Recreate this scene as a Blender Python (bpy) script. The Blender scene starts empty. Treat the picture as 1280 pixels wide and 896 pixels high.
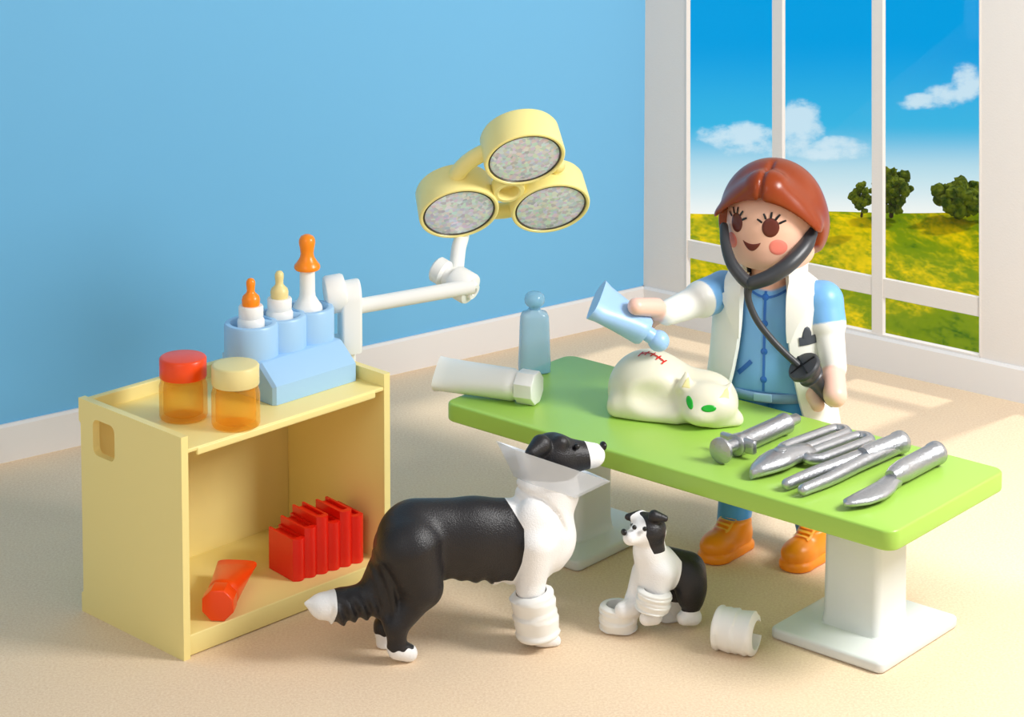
import bpy, bmesh, math, random
import numpy as np
from mathutils import Vector, Matrix
from mathutils.bvhtree import BVHTree
PI = math.pi
random.seed(7); np.random.seed(7)
SC = bpy.context.scene
COL = SC.collection

# ------------------------------------------------------------------ camera
FPX, PITCH, CAMZ, PPX, PPY = 2999.54, 0.1, 4.0, 607.05, -204.0     # measured on the 1280x896 photograph
cam = bpy.data.cameras.new('camera'); camo = bpy.data.objects.new('camera', cam); COL.objects.link(camo)
camo.location = (0, 0, CAMZ); camo.rotation_euler = (PI/2 - PITCH, 0, 0)
cam.sensor_fit = 'HORIZONTAL'; cam.sensor_width = 36; cam.lens = FPX*36/1280
cam.shift_x = (640-PPX)/1280; cam.shift_y = -(448-PPY)/1280
cam.clip_end = 2000
SC.camera = camo
CP, SP = math.cos(PITCH), math.sin(PITCH)
FW, RT, UP, C0 = Vector((0, CP, -SP)), Vector((1, 0, 0)), Vector((0, SP, CP)), Vector((0, 0, CAMZ))
def ray(x, y): return FW + RT*((x-PPX)/FPX) + UP*((PPY-y)/FPX)
def onz(x, y, z=0.0):
    d = ray(x, y); return C0 + d*((z-CAMZ)/d.z)
def ony(x, y, Y):
    d = ray(x, y); return C0 + d*(Y/d.y)
def onpl(x, y, P, N):
    d = ray(x, y); N = Vector(N); return C0 + d*((Vector(P)-C0).dot(N)/d.dot(N))

# ------------------------------------------------------------------ colour management, sky, lights
SC.view_settings.view_transform = 'Standard'; SC.view_settings.look = 'None'
SC.view_settings.exposure = 0.0; SC.view_settings.gamma = 1.0; SC.view_settings.use_curve_mapping = False
SC.cycles.use_denoising = True
SC.cycles.max_bounces = 8; SC.cycles.transparent_max_bounces = 12
SC.cycles.caustics_reflective = False; SC.cycles.caustics_refractive = False

def lin(r, g, b):
    f = lambda c: (c/255/12.92 if c/255 <= .04045 else ((c/255+.055)/1.055)**2.4)
    return (f(r), f(g), f(b), 1.0)

class NT:
    """small helper to write node trees"""
    def __init__(s, tree): s.t = tree; s.n = tree.nodes; s.l = tree.links
    def add(s, kind, **kw):
        n = s.n.new(kind)
        for k, v in kw.items(): setattr(n, k, v)
        return n
    def put(s, node, key, v):
        if hasattr(v, 'is_linked') or isinstance(v, bpy.types.NodeSocket): s.l.new(v, node.inputs[key])
        else: node.inputs[key].default_value = v
    def math(s, op, a, b=0.0, c=None, clamp=False):
        n = s.add('ShaderNodeMath', operation=op, use_clamp=clamp); s.put(n, 0, a); s.put(n, 1, b)
        if c is not None: s.put(n, 2, c)
        return n.outputs[0]
    def mix(s, f, a, b):
        n = s.add('ShaderNodeMix', data_type='RGBA'); s.put(n, 0, f); s.put(n, 6, a); s.put(n, 7, b); return n.outputs[2]
    def ss(s, x, lo, hi):
        n = s.add('ShaderNodeMapRange', interpolation_type='SMOOTHSTEP'); s.put(n, 0, x); s.put(n, 1, lo); s.put(n, 2, hi); return n.outputs[0]
    def noise(s, vec, scale, detail=2.0, rough=.5):
        n = s.add('ShaderNodeTexNoise'); s.put(n, 'Scale', scale); s.put(n, 'Detail', detail); s.put(n, 'Roughness', rough)
        if vec is not None: s.l.new(vec, n.inputs['Vector'])
        return n.outputs['Fac']

WORLD_STRENGTH = 0.54
KEY_POWER, FILL_POWER, SUN_POWER = 255.0, 58.0, 1.9
def build_world():
    w = bpy.data.worlds.new('sky'); SC.world = w; w.use_nodes = True
    T = NT(w.node_tree); T.n.clear()
    tc = T.add('ShaderNodeTexCoord'); sep = T.add('ShaderNodeSeparateXYZ'); T.l.new(tc.outputs['Generated'], sep.inputs[0])
    x, y, z = sep.outputs
    yy = T.math('MAXIMUM', y, .05)
    el = T.math('DIVIDE', z, yy)             # slope of the view
    az = T.math('DIVIDE', x, yy)
    c = T.mix(T.ss(el, -.268, -.243), lin(252, 252, 246), lin(196, 228, 238))
    c = T.mix(T.ss(el, -.248, -.222), c, lin(58, 182, 228))
    c = T.mix(T.ss(el, -.228, -.185), c, lin(0, 158, 226))
    comb = T.add('ShaderNodeCombineXYZ'); T.put(comb, 0, az); T.put(comb, 1, T.math('MULTIPLY', el, 1.5))
    nz = T.noise(comb.outputs[0], 75, 6, .62)
    tot = None
    # azimuth, slope, half widths of every cloud puff low above the field
    for (a, e, ra, re, k) in ((.106, -.2275, .020, .0075, 1.0), (.133, -.2235, .0125, .014, 1.15), (.147, -.2335, .020, .0065, 1.0), (.118, -.233, .03, .005, .7),
                              (.188, -.2135, .016, .005, .9), (.2035, -.2045, .0085, .011, .9), (.196, -.210, .012, .007, .8)):
        da = T.math('DIVIDE', T.math('SUBTRACT', az, a), ra); de = T.math('DIVIDE', T.math('SUBTRACT', el, e), re)
        d2 = T.math('ADD', T.math('MULTIPLY', da, da), T.math('MULTIPLY', de, de))
        g = T.math('MULTIPLY', T.math('SUBTRACT', 1.0, d2, clamp=True), k)
        tot = g if tot is None else T.math('MAXIMUM', tot, g)
    m = T.ss(T.math('ADD', tot, T.math('MULTIPLY', T.math('SUBTRACT', nz, .5), 2.2)), .22, .95)
    m = T.math('MULTIPLY', T.math('MULTIPLY', m, T.ss(tot, 0.0, .25)), .84)
    c = T.mix(m, c, lin(214, 236, 246))
    bg1 = T.add('ShaderNodeBackground'); T.l.new(c, bg1.inputs[0]); bg1.inputs[1].default_value = 1.0
    # high sky: even neutral white dome, added as fill for the open-topped room
    bg2 = T.add('ShaderNodeBackground'); bg2.inputs[0].default_value = (1, .985, .97, 1); bg2.inputs[1].default_value = WORLD_STRENGTH
    mx = T.add('ShaderNodeMixShader'); T.l.new(T.ss(z, -.12, .02), mx.inputs[0]); T.l.new(bg1.outputs[0], mx.inputs[1]); T.l.new(bg2.outputs[0], mx.inputs[2])
    out = T.add('ShaderNodeOutputWorld'); T.l.new(mx.outputs[0], out.inputs[0])
build_world()
def aim(o, to): o.rotation_euler = (Vector(to)-o.location).to_track_quat('-Z', 'Y').to_euler()
def area(name, loc, to, size, power, col=(1, 1, 1)):
    l = bpy.data.lights.new(name, 'AREA'); l.shape = 'SQUARE'; l.size = size; l.energy = power; l.color = col
    o = bpy.data.objects.new(name, l); COL.objects.link(o); o.location = loc; aim(o, to); return o
area('key_softbox', (4.0, 7.8, 3.7), (.7, 9.3, .2), 1.5, KEY_POWER, (1, .985, .965))
area('fill_softbox', (-2.5, 2.5, 5.0), (0, 9.2, .4), 3.0, FILL_POWER, (1, .98, .96))
sl = bpy.data.lights.new('sun', 'SUN'); sl.energy = SUN_POWER; sl.angle = math.radians(5); sl.color = (1, .95, .85)
so = bpy.data.objects.new('sun', sl); COL.objects.link(so); so.location = (6, 16, 9)
aim(so, Vector(so.location) - Vector((.74*.72, .67*.72, .695)))

# ------------------------------------------------------------------ materials
def mat(name, col, rough=.4, metal=0.0, spec=.5, coat=0.0, sss=0.0, sss_r=(.05, .04, .03), alpha=1.0, trans=0.0, bump=None, ior=1.5):
    m = bpy.data.materials.new(name); m.use_nodes = True
    T = NT(m.node_tree); b = T.n['Principled BSDF']
    if isinstance(col, tuple): b.inputs['Base Color'].default_value = col if len(col) == 4 else lin(*col)
    else: T.l.new(col(T), b.inputs['Base Color'])
    b.inputs['Roughness'].default_value = rough; b.inputs['Metallic'].default_value = metal
    b.inputs['Specular IOR Level'].default_value = spec; b.inputs['Coat Weight'].default_value = coat; b.inputs['Coat Roughness'].default_value = .15
    b.inputs['Alpha'].default_value = alpha; b.inputs['Transmission Weight'].default_value = trans; b.inputs['IOR'].default_value = ior
    if sss: b.inputs['Subsurface Weight'].default_value = sss; b.inputs['Subsurface Radius'].default_value = sss_r; b.inputs['Subsurface Scale'].default_value = 1.0
    if bump:
        sc, st, dist = bump
        tc = T.add('ShaderNodeTexCoord'); bp = T.add('ShaderNodeBump'); bp.inputs['Strength'].default_value = st; bp.inputs['Distance'].default_value = dist
        T.l.new(T.noise(tc.outputs['Object'], sc, 3), bp.inputs['Height']); T.l.new(bp.outputs[0], b.inputs['Normal'])
    return m
def coat_pattern(T):
    a = T.add('ShaderNodeAttribute'); a.attribute_name = 'pattern'
    return T.mix(T.math('GREATER_THAN', a.outputs['Fac'], 0.0), lin(242, 242, 242), lin(24, 22, 26))
def col_attr(T):
    a = T.add('ShaderNodeAttribute'); a.attribute_name = 'paint'; return a.outputs['Color']
def carpet(T):
    tc = T.add('ShaderNodeTexCoord')
    f = T.noise(tc.outputs['Object'], 95, 4, .75); g = T.noise(tc.outputs['Object'], 3, 2)
    c = T.mix(T.ss(f, .3, .7), lin(222, 194, 162), lin(240, 218, 190))
    return T.mix(T.math('MULTIPLY', T.ss(g, .3, .75), .25), c, lin(240, 216, 180))
def glitter(T):
    tc = T.add('ShaderNodeTexCoord')
    v = T.add('ShaderNodeTexVoronoi'); v.inputs['Scale'].default_value = 62; T.l.new(tc.outputs['Object'], v.inputs['Vector'])
    h = T.add('ShaderNodeHueSaturation'); h.inputs['Saturation'].default_value = .5; h.inputs['Value'].default_value = 1.0; T.l.new(v.outputs['Color'], h.inputs['Color'])
    return T.mix(.55, h.outputs[0], lin(222, 226, 246))
M = {}
def defs():
    P = lambda n, c, r=.38, **k: M.__setitem__(n, mat(n, c, r, **k))
    P('carpet', carpet, .95, spec=.1, bump=(260, .25, .003))
    P('blue_wall', (116, 184, 228), .9, spec=.1)
    P('plaster', (226, 221, 217), .9, spec=.1, bump=(90, .25, .004))
    P('white_trim', (230, 227, 226), .6, spec=.3)
    P('cream_yellow', (244, 226, 150), .42)
    P('pale_yellow', (245, 230, 150), .34)
    P('green', (160, 203, 84), .34)
    P('white', (240, 240, 236), .36)
    P('base_white', (222, 226, 225), .36)
    P('silver', (184, 186, 190), .33, metal=.85, bump=(75, .45, .005))
    P('silver_plain', (184, 186, 190), .33, metal=.85, bump=(75, .35, .005))
    P('painted', col_attr, .38)
    P('painted_fur', coat_pattern, .40, bump=(190, .35, .006))
    P('cat_white', (230, 225, 202), .38, sss=.1)
    P('ear_pink', (222, 212, 150), .5)
    P('cat_green', (20, 170, 40), .35)
    P('red', (226, 28, 12), .32)
    P('orange_red', (240, 72, 10), .3)
    P('orange', (252, 140, 8), .3)
    P('shoe', (255, 150, 22), .34)
    P('cream_cap', (232, 216, 150), .4)
    P('rack_blue', (160, 202, 238), .38)
    P('tube_blue', (160, 200, 242), .34)
    P('dark', (52, 54, 58), .38)
    P('dark_print', (66, 72, 80), .5)
    P('black', (16, 15, 17), .3)
    P('hair', (134, 52, 10), .28, spec=.4)
    P('eye_brown', (92, 30, 12), .4)
    P('mouth', (104, 34, 16), .45)
    P('cheek', (236, 130, 112), .5)
    P('lace', (255, 186, 70), .35)  # laces share the shoe's orange; their highlights are put into this lighter tone
    P('coat_white', (240, 240, 232), .38)
    P('print_blue', (36, 104, 188), .4)
    P('belt', (126, 168, 206), .42)
    P('stitch', (214, 30, 24), .4)
    P('glitter', glitter, .3, metal=.1)
    P('lens_rim', (60, 56, 40), .4)
    P('bark', (70, 50, 30), .9)
    # clear coloured plastics
    P('aqua', (150, 200, 228), .2, alpha=.62)
    P('frosted', (226, 235, 246), .35, alpha=.55)
    P('tree_leaf', lambda T: T.mix(T.ss(T.noise(T.add('ShaderNodeTexCoord').outputs['Object'], .9, 4, .7), .35, .65), lin(52, 82, 12), lin(130, 146, 26)), .8, spec=.1)
    def field(T):
        tc = T.add('ShaderNodeTexCoord'); mp = T.add('ShaderNodeMapping'); mp.inputs['Scale'].default_value = (1, .42, 1); T.l.new(tc.outputs['Object'], mp.inputs[0])
        big = T.noise(mp.outputs[0], .085, 2); fine = T.noise(mp.outputs[0], .9, 5, .7)
        s = T.math('ADD', T.math('MULTIPLY', big, .85), T.math('MULTIPLY', fine, .55))
        c = T.mix(T.ss(s, .44, .62), lin(30, 96, 12), lin(122, 150, 8))
        return T.mix(T.ss(s, .64, .88), c, lin(242, 214, 0))
    P('field', field, .9, spec=.0)
    m = bpy.data.materials.new('amber'); m.use_nodes = True; T = NT(m.node_tree); b = T.n['Principled BSDF']
    b.inputs['Base Color'].default_value = lin(255, 184, 60); b.inputs['Roughness'].default_value = .12
    tr = T.add('ShaderNodeBsdfTransparent'); tr.inputs[0].default_value = lin(255, 245, 212); mx = T.add('ShaderNodeMixShader')
    lw = T.add('ShaderNodeLayerWeight'); lw.inputs['Blend'].default_value = .35
    T.l.new(T.math('ADD', T.math('MULTIPLY', lw.outputs['Facing'], .40), .10), mx.inputs[0])
    T.l.new(tr.outputs[0], mx.inputs[1]); T.l.new(b.outputs[0], mx.inputs[2]); T.l.new(mx.outputs[0], T.n['Material Output'].inputs[0]); M['amber'] = m
    # window glass: nearly clear, faint mirror
    m = bpy.data.materials.new('pane'); m.use_nodes = True; T = NT(m.node_tree); T.n.clear()
    tr = T.add('ShaderNodeBsdfTransparent'); gl = T.add('ShaderNodeBsdfGlossy'); gl.inputs['Roughness'].default_value = .02
    mx = T.add('ShaderNodeMixShader'); mx.inputs[0].default_value = .015; T.l.new(tr.outputs[0], mx.inputs[1]); T.l.new(gl.outputs[0], mx.inputs[2])
    o = T.add('ShaderNodeOutputMaterial'); T.l.new(mx.outputs[0], o.inputs[0]); M['pane'] = m
defs()

# ------------------------------------------------------------------ object helpers
def thing(name, label, cat, loc=(0, 0, 0), rz=0.0, group=None, rot=None):
    o = bpy.data.objects.new(name, None); COL.objects.link(o); o.empty_display_size = .05
    o.location = loc; o.rotation_euler = rot if rot is not None else (0, 0, rz)
    tag(o, label, cat, group); return o
def tag(o, label, cat, group=None):
    o['label'] = label; o['category'] = cat
    if group: o['group'] = group
    return o
def mesh_obj(name, me, m, parent=None, smooth=True, angle=40):
    me.materials.append(M[m] if isinstance(m, str) else m)
    o = bpy.data.objects.new(name, me); COL.objects.link(o)
    if parent is not None: o.parent = parent
    if smooth:
        me.polygons.foreach_set('use_smooth', [True]*len(me.polygons))
        if angle < 180: me.set_sharp_from_angle(angle=math.radians(angle))
    return o
def obj(name, bm, m, parent=None, smooth=True, angle=40, label=None):
    bmesh.ops.recalc_face_normals(bm, faces=bm.faces)
    me = bpy.data.meshes.new(name); bm.to_mesh(me); bm.free()
    o = mesh_obj(name, me, m, parent, smooth, angle)
    if label: o['label'] = label
    return o
def struct(o, label=None):
    o['kind'] = 'structure'
    if label: o['label'] = label
    return o
def add_box(bm, x0, x1, y0, y1, z0, z1, bev=0.0, seg=3, mtx=None):
    g = bmesh.ops.create_cube(bm, size=1.0)
    vs = g['verts']
    for v in vs: v.co = Vector(((x0+x1)/2+v.co.x*(x1-x0), (y0+y1)/2+v.co.y*(y1-y0), (z0+z1)/2+v.co.z*(z1-z0)))
    if bev:
        es = list({e for v in vs for e in v.link_edges})
        r = bmesh.ops.bevel(bm, geom=es, offset=bev, segments=seg, affect='EDGES', profile=.5)
        vs = list({v for f in r['faces'] for v in f.verts} | {v for v in vs if v.is_valid})
    if mtx is not None: bmesh.ops.transform(bm, matrix=mtx, verts=[v for v in vs if v.is_valid])
    return vs
def box(*a, **k):
    bm = bmesh.new(); add_box(bm, *a, **k); return bm
def rings(bm, rs, cap0=True, cap1=True, closed=True):
    """skin a list of equal-length rings"""
    vv = [[bm.verts.new(p) for p in r] for r in rs]
    n = len(vv[0])
    for a, b in zip(vv[:-1], vv[1:]):
        for i in range(n if closed else n-1):
            j = (i+1) % n; bm.faces.new((a[i], a[j], b[j], b[i]))
    if closed and cap0: bm.faces.new(list(reversed(vv[0])))
    if closed and cap1: bm.faces.new(vv[-1])
    return vv
def lathe(bm, prof, seg=40, mtx=None, c=(0, 0, 0)):
    c = Vector(c); rs = []
    for r, z in prof:
        rs.append([(mtx @ Vector((r*math.cos(2*PI*i/seg), r*math.sin(2*PI*i/seg), z)) if mtx is not None else Vector((r*math.cos(2*PI*i/seg), r*math.sin(2*PI*i/seg), z))) + c for i in range(seg)])
    return rings(bm, rs)
def smoothpath(pts, n=8):
    """Catmull-Rom through points of any dimension"""
    P = [np.array(p, float) for p in pts]; P = [2*P[0]-P[1]] + P + [2*P[-1]-P[-2]]; out = []
    for i in range(1, len(P)-2):
        for k in range(n):
            t = k/n; a, b, c, d = P[i-1:i+3]
            out.append(.5*((2*b)+(c-a)*t+(2*a-5*b+4*c-d)*t*t+(3*b-a-3*c+d)*t**3))
    out.append(P[-2]); return out
def tube(bm, pts, rad, seg=16, n=8, flat=1.0, up=(0, 0, 1), smooth=True, roundcap=True):
    """sweep along pts; rad a number or one per point; flat scales the second axis"""
    R = [rad]*len(pts) if isinstance(rad, (int, float)) else list(rad)
    Q = smoothpath([tuple(p)+(r,) for p, r in zip(pts, R)], n) if smooth else [np.array(tuple(p)+(r,)) for p, r in zip(pts, R)]
    P = [Vector(q[:3]) for q in Q]; rr = [max(float(q[3]), 1e-4) for q in Q]
    N = None; rs = []
    T = [(P[min(i+1, len(P)-1)]-P[max(i-1, 0)]).normalized() for i in range(len(P))]
    N = T[0].cross(Vector(up));
    if N.length < 1e-3: N = T[0].cross(Vector((1, 0, 0)))
    N.normalize()
    frames = []
    for t in T:
        N = (N - t*N.dot(t)).normalized(); frames.append((N.copy(), t.cross(N)))
    def ring(c, a, b, r): return [c + a*(r*math.cos(2*PI*i/seg)) + b*(r*flat*math.sin(2*PI*i/seg)) for i in range(seg)]
    if roundcap:
        for k in (3, 2, 1): rs.append(ring(P[0]-T[0]*rr[0]*math.sin(k*PI/8)*flat, *frames[0], rr[0]*math.cos(k*PI/8)))
    for c, (a, b), r in zip(P, frames, rr): rs.append(ring(c, a, b, r))
    if roundcap:
        for k in (1, 2, 3): rs.append(ring(P[-1]+T[-1]*rr[-1]*math.sin(k*PI/8)*flat, *frames[-1], rr[-1]*math.cos(k*PI/8)))
    return rings(bm, rs)
def rrect(a, b, r, n=6):
    """rounded rectangle outline, half sizes a, b"""
    out = []; r = min(r, a*.999, b*.999)
    for (cx, cy, s) in ((a-r, b-r, 0), (-a+r, b-r, 1), (-a+r, -b+r, 2), (a-r, -b+r, 3)):
        for k in range(n+1):
            t = (s+k/n)*PI/2; out.append((cx+r*math.cos(t), cy+r*math.sin(t)))
    return out
def slab(bm, outline, z0, z1, bev=0.0, fn=lambda x, y, z: Vector((x, y, z))):
    """extruded outline with softened top and bottom rims"""
    cx = sum(p[0] for p in outline)/len(outline); cy = sum(p[1] for p in outline)/len(outline)
    rad = max(math.hypot(p[0]-cx, p[1]-cy) for p in outline)
    def inset(d):
        n = len(outline); res = []
        for i in range(n):
            p0, p1, p2 = outline[i-1], outline[i], outline[(i+1) % n]
            t = Vector((p2[0]-p0[0], p2[1]-p0[1])); t.normalize(); res.append((p1[0]-t.y*d, p1[1]+t.x*d))
        return res
    rs = []
    if bev:
        for k in range(4):
            t = k/3*PI/2; o = inset(bev*(1-math.sin(t))); rs.append([fn(x, y, z0+bev*(1-math.cos(t))) for x, y in o])
        for k in range(4):
            t = k/3*PI/2; o = inset(bev*(1-math.cos(t))); rs.append([fn(x, y, z1-bev*(1-math.sin(t))) for x, y in o])
    else: rs = [[fn(x, y, z0) for x, y in outline], [fn(x, y, z1) for x, y in outline]]
    return rings(bm, rs)
def plate(bm, outer, holes, fn, t0, t1):
    """flat plate with holes between depths t0 and t1; fn(x, y, t) gives the point"""
    tmp = bmesh.new(); es = []
    for loop in [outer]+holes:
        vs = [tmp.verts.new((x, y, 0)) for x, y in loop]
        es += [tmp.edges.new((vs[i], vs[(i+1) % len(vs)])) for i in range(len(vs))]
    bmesh.ops.triangle_fill(tmp, use_beauty=True, use_dissolve=False, edges=es)
    tmp.verts.ensure_lookup_table(); tmp.verts.index_update()
    fs = [[v.index for v in f.verts] for f in tmp.faces]; co = [(v.co.x, v.co.y) for v in tmp.verts]; tmp.free()
    A = [bm.verts.new(fn(x, y, t0)) for x, y in co]; B = [bm.verts.new(fn(x, y, t1)) for x, y in co]
    for f in fs: bm.faces.new([A[i] for i in f]); bm.faces.new([B[i] for i in reversed(f)])
    k = 0
    for loop in [outer]+holes:
        n = len(loop)
        for i in range(n): bm.faces.new((A[k+i], A[k+(i+1) % n], B[k+(i+1) % n], B[k+i]))
        k += n

# ------------------------------------------------------------------ smooth bodies from distance fields
def smin(a, b, k):
    h = np.clip(.5+.5*(b-a)/k, 0, 1); return b*(1-h)+a*h - k*h*(1-h)
def smax(a, b, k): return -smin(-a, -b, k)
class Field:
    def __init__(s, P): s.P = P; s.d = None
    def sph(s, c, r): return np.sqrt(((s.P-np.array(c))**2).sum(-1))-r
    def ell(s, c, r, R=None):
        q = s.P-np.array(c); r = np.array(r, float)
        if R is not None: q = q @ np.array(R)        # columns of R: the axes
        k0 = np.sqrt(((q/r)**2).sum(-1)); k1 = np.sqrt(((q/(r*r))**2).sum(-1)); return k0*(k0-1)/np.maximum(k1, 1e-6)
    def cap(s, a, b, ra, rb):
        a = np.array(a, float); b = np.array(b, float); ab = b-a
        h = np.clip(((s.P-a) @ ab)/(ab @ ab), 0, 1); return np.sqrt(((s.P-a-h[..., None]*ab)**2).sum(-1))-(ra+(rb-ra)*h)
    def rbox(s, c, hs, r, R=None):
        q = s.P-np.array(c)
        if R is not None: q = q @ np.array(R)
        q = np.abs(q)-(np.array(hs)-r); return np.sqrt((np.maximum(q, 0)**2).sum(-1))+np.minimum(q.max(-1), 0)-r
    def add(s, d, k=.03): s.d = d if s.d is None else smin(s.d, d, k)
    def cut(s, d, k=.01): s.d = smax(s.d, -d, k)
def surface(fn, lo, hi, h):
    """naive surface nets over fn(P) < 0"""
    lo = np.array(lo, float); hi = np.array(hi, float); n = np.ceil((hi-lo)/h).astype(int)+1
    ax = [lo[i]+h*np.arange(n[i]) for i in range(3)]
    P = np.stack(np.meshgrid(*ax, indexing='ij'), -1); V = fn(P); del P
    S = V < 0; c = tuple(k-1 for k in V.shape)
    acc = np.zeros(c+(3,)); cnt = np.zeros(c)
    for axis in range(3):
        for o1 in (0, 1):
            for o2 in (0, 1):
                off = [0, 0, 0]; oth = [k for k in range(3) if k != axis]; off[oth[0]] = o1; off[oth[1]] = o2
                sl0 = tuple(slice(off[k], off[k]+c[k]) for k in range(3)); off1 = list(off); off1[axis] += 1
                sl1 = tuple(slice(off1[k], off1[k]+c[k]) for k in range(3))
                a, b = V[sl0], V[sl1]; m = S[sl0] != S[sl1]
                t = np.where(m, a/np.where(m, a-b, 1), 0)
                for k in range(3): acc[..., k] += np.where(m, off[k]+(t if k == axis else 0), 0)
                cnt += m
    act = cnt > 0; idx = -np.ones(c, int); idx[act] = np.arange(act.sum())
    ijk = np.argwhere(act); verts = lo + h*(ijk + acc[act]/cnt[act][:, None])
    faces = []
    for axis in range(3):
        oth = [k for k in range(3) if k != axis]
        sl0 = [slice(1, c[k]) for k in range(3)]; sl0[axis] = slice(0, c[axis]); sl1 = list(sl0); sl1[axis] = slice(1, c[axis]+1)
        s0, s1 = S[tuple(sl0)], S[tuple(sl1)]
        for flip in (False, True):
            q = np.argwhere((s0 & ~s1) if not flip else (~s0 & s1))
            if not len(q): continue
            q = q + np.array([0 if k == axis else 1 for k in range(3)])
            ds = [(0, 0), (-1, 0), (-1, -1), (0, -1)]; vs = []
            for d in ds:
                w = q.copy(); w[:, oth[0]] += d[0]; w[:, oth[1]] += d[1]; vs.append(idx[w[:, 0], w[:, 1], w[:, 2]])
            f = np.stack(vs, 1)
            if flip == (axis != 1): f = f[:, ::-1]
            faces.append(f)
    faces = np.concatenate(faces); faces = faces[(faces >= 0).all(1)]
    return verts, faces
def body_obj(name, fn, lo, hi, h, m, parent=None, paint=None, label=None, relax=1, pattern=None):
    v, f = surface(fn, lo, hi, h)
    for _ in range(relax):                            # light smoothing of the net
        s = np.zeros_like(v); k = np.zeros(len(v))
        for a in range(4):
            b = f[:, (a+1) % 4]; np.add.at(s, f[:, a], v[b]); np.add.at(k, f[:, a], 1); np.add.at(s, b, v[f[:, a]]); np.add.at(k, b, 1)
        v = v*.5 + .5*s/k[:, None]
    me = bpy.data.meshes.new(name); me.from_pydata(v.tolist(), [], f.tolist()); me.update()
    if paint is not None:
        c = paint(v); at = me.attributes.new('paint', 'FLOAT_COLOR', 'POINT'); at.data.foreach_set('color', np.asarray(c, np.float32).ravel())
    if pattern is not None:
        at = me.attributes.new('pattern', 'FLOAT', 'POINT'); at.data.foreach_set('value', np.asarray(pattern(v), np.float32).ravel())
    o = mesh_obj(name, me, m, parent, True, 180)
    if label: o['label'] = label
    return o
def bvh_of(o):
    me = o.data; return BVHTree.FromPolygons([v.co.copy() for v in me.vertices], [tuple(p.vertices) for p in me.polygons])
def onto(bv, pts, d, off=.004):
    d = Vector(d).normalized(); out = []
    for p in pts:
        h = bv.ray_cast(Vector(p)-d*2.0, d)
        out.append((h[0]-d*off) if h[0] is not None else Vector(p))
    return out
def decal_blob(bm, bv, outline, cx, cy, A, B, O, d, off=.004, nr=5):
    """filled outline laid on a surface; A, B plane axes, O origin, d direction of projection"""
    A, B, O = Vector(A), Vector(B), Vector(O); n = len(outline)
    rs = []
    for k in range(1, nr+1):
        t = k/nr; rs.append(onto(bv, [O+A*(cx+(x-cx)*t)+B*(cy+(y-cy)*t) for x, y in outline], d, off if k < nr else off*.2))
    c = bm.verts.new(onto(bv, [O+A*cx+B*cy], d, off)[0])
    vv = [[bm.verts.new(p) for p in r] for r in rs]
    for i in range(n): bm.faces.new((c, vv[0][i], vv[0][(i+1) % n]))
    for a, b in zip(vv[:-1], vv[1:]):
        for i in range(n): bm.faces.new((a[i], b[i], b[(i+1) % n], a[(i+1) % n]))
def ellipse(cx, cy, a, b, n=28, rot=0.0):
    return [(cx+a*math.cos(t)*math.cos(rot)-b*math.sin(t)*math.sin(rot), cy+a*math.cos(t)*math.sin(rot)+b*math.sin(t)*math.cos(rot)) for t in [2*PI*i/n for i in range(n)]]
def decal_stroke(bm, bv, pts, w, A, B, O, d, off=.004, n=6):
    A, B, O = Vector(A), Vector(B), Vector(O)
    Q = smoothpath([tuple(p) for p in pts], n); W = w if isinstance(w, (list, tuple)) else [w]*len(pts)
    ww = np.interp(np.linspace(0, 1, len(Q)), np.linspace(0, 1, len(W)), W); prev = None
    for i, q in enumerate(Q):
        t = Q[min(i+1, len(Q)-1)]-Q[max(i-1, 0)]; t = t/np.hypot(*t); nn = np.array([-t[1], t[0]])*ww[i]/2
        row = [bm.verts.new(p) for p in onto(bv, [O+A*(q[0]+nn[0]*s)+B*(q[1]+nn[1]*s) for s in (-1, 0, 1)], d, off)]
        if prev:
            for k in (0, 1): bm.faces.new((prev[k], prev[k+1], row[k+1], row[k]))
        prev = row
def basis(x, y, z=None):
    """matrix with given x and y columns (orthonormalised)"""
    x = Vector(x).normalized(); z = x.cross(Vector(y)).normalized(); y = z.cross(x); return Matrix((x, y, z)).transposed()
def axis_mtx(d, up=(0, 0, 1)):
    """matrix whose z column is d"""
    z = Vector(d).normalized(); u = Vector(up); x = u.cross(z)
    if x.length < 1e-3: x = Vector((1, 0, 0)).cross(z)
    x.normalize(); return Matrix((x, z.cross(x), z)).transposed()

# ================================================================== THE ROOM
KB, KA, KD = onz(804, 395.8), onz(0, 577.3), onz(1280, 502.6)      # corner, far ends of the two wall feet
dL, dR = (KA-KB).normalized(), (KD-KB).normalized()
def inward(d):
    n = Vector((-d.y, d.x, 0)); return n if n.dot(Vector((0, 8, 0))-KB) > 0 else -n
nL, nR = inward(dL), inward(dR)
WALL_H, BASE_H = 6.0, .178
EL, ER = KB+dL*9.0, KB+dR*7.5
bm = bmesh.new()
vs = [bm.verts.new(p) for p in (KB-nL*.1-nR*.1, EL-nL*.1, Vector((EL.x, -2, 0)), Vector((ER.x, -2, 0)), ER-nR*.1)]
f = bm.faces.new(vs); r = bmesh.ops.extrude_face_region(bm, geom=[f])
bmesh.ops.translate(bm, verts=[v for v in r['geom'] if isinstance(v, bmesh.types.BMVert)], vec=(0, 0, -.1))
struct(obj('floor', bm, 'carpet', smooth=False), 'beige speckled carpet floor of the treatment room')
def wl(s, z, t): return KB + dL*s + Vector((0, 0, z)) - nL*t
def wr(s, z, t): return KB + dR*s + Vector((0, 0, z)) - nR*t
bm = bmesh.new(); plate(bm, [(-.12, 0), (9, 0), (9, WALL_H), (-.12, WALL_H)], [], wl, 0, .15)
struct(obj('wall_left', bm, 'blue_wall', smooth=False), 'plain light blue wall behind the cabinet')
def sz(px, py):                                # a pixel on the window wall -> (along, height)
    p = onpl(px, py, KB, nR)-KB; return p.dot(dR), p.z
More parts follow.
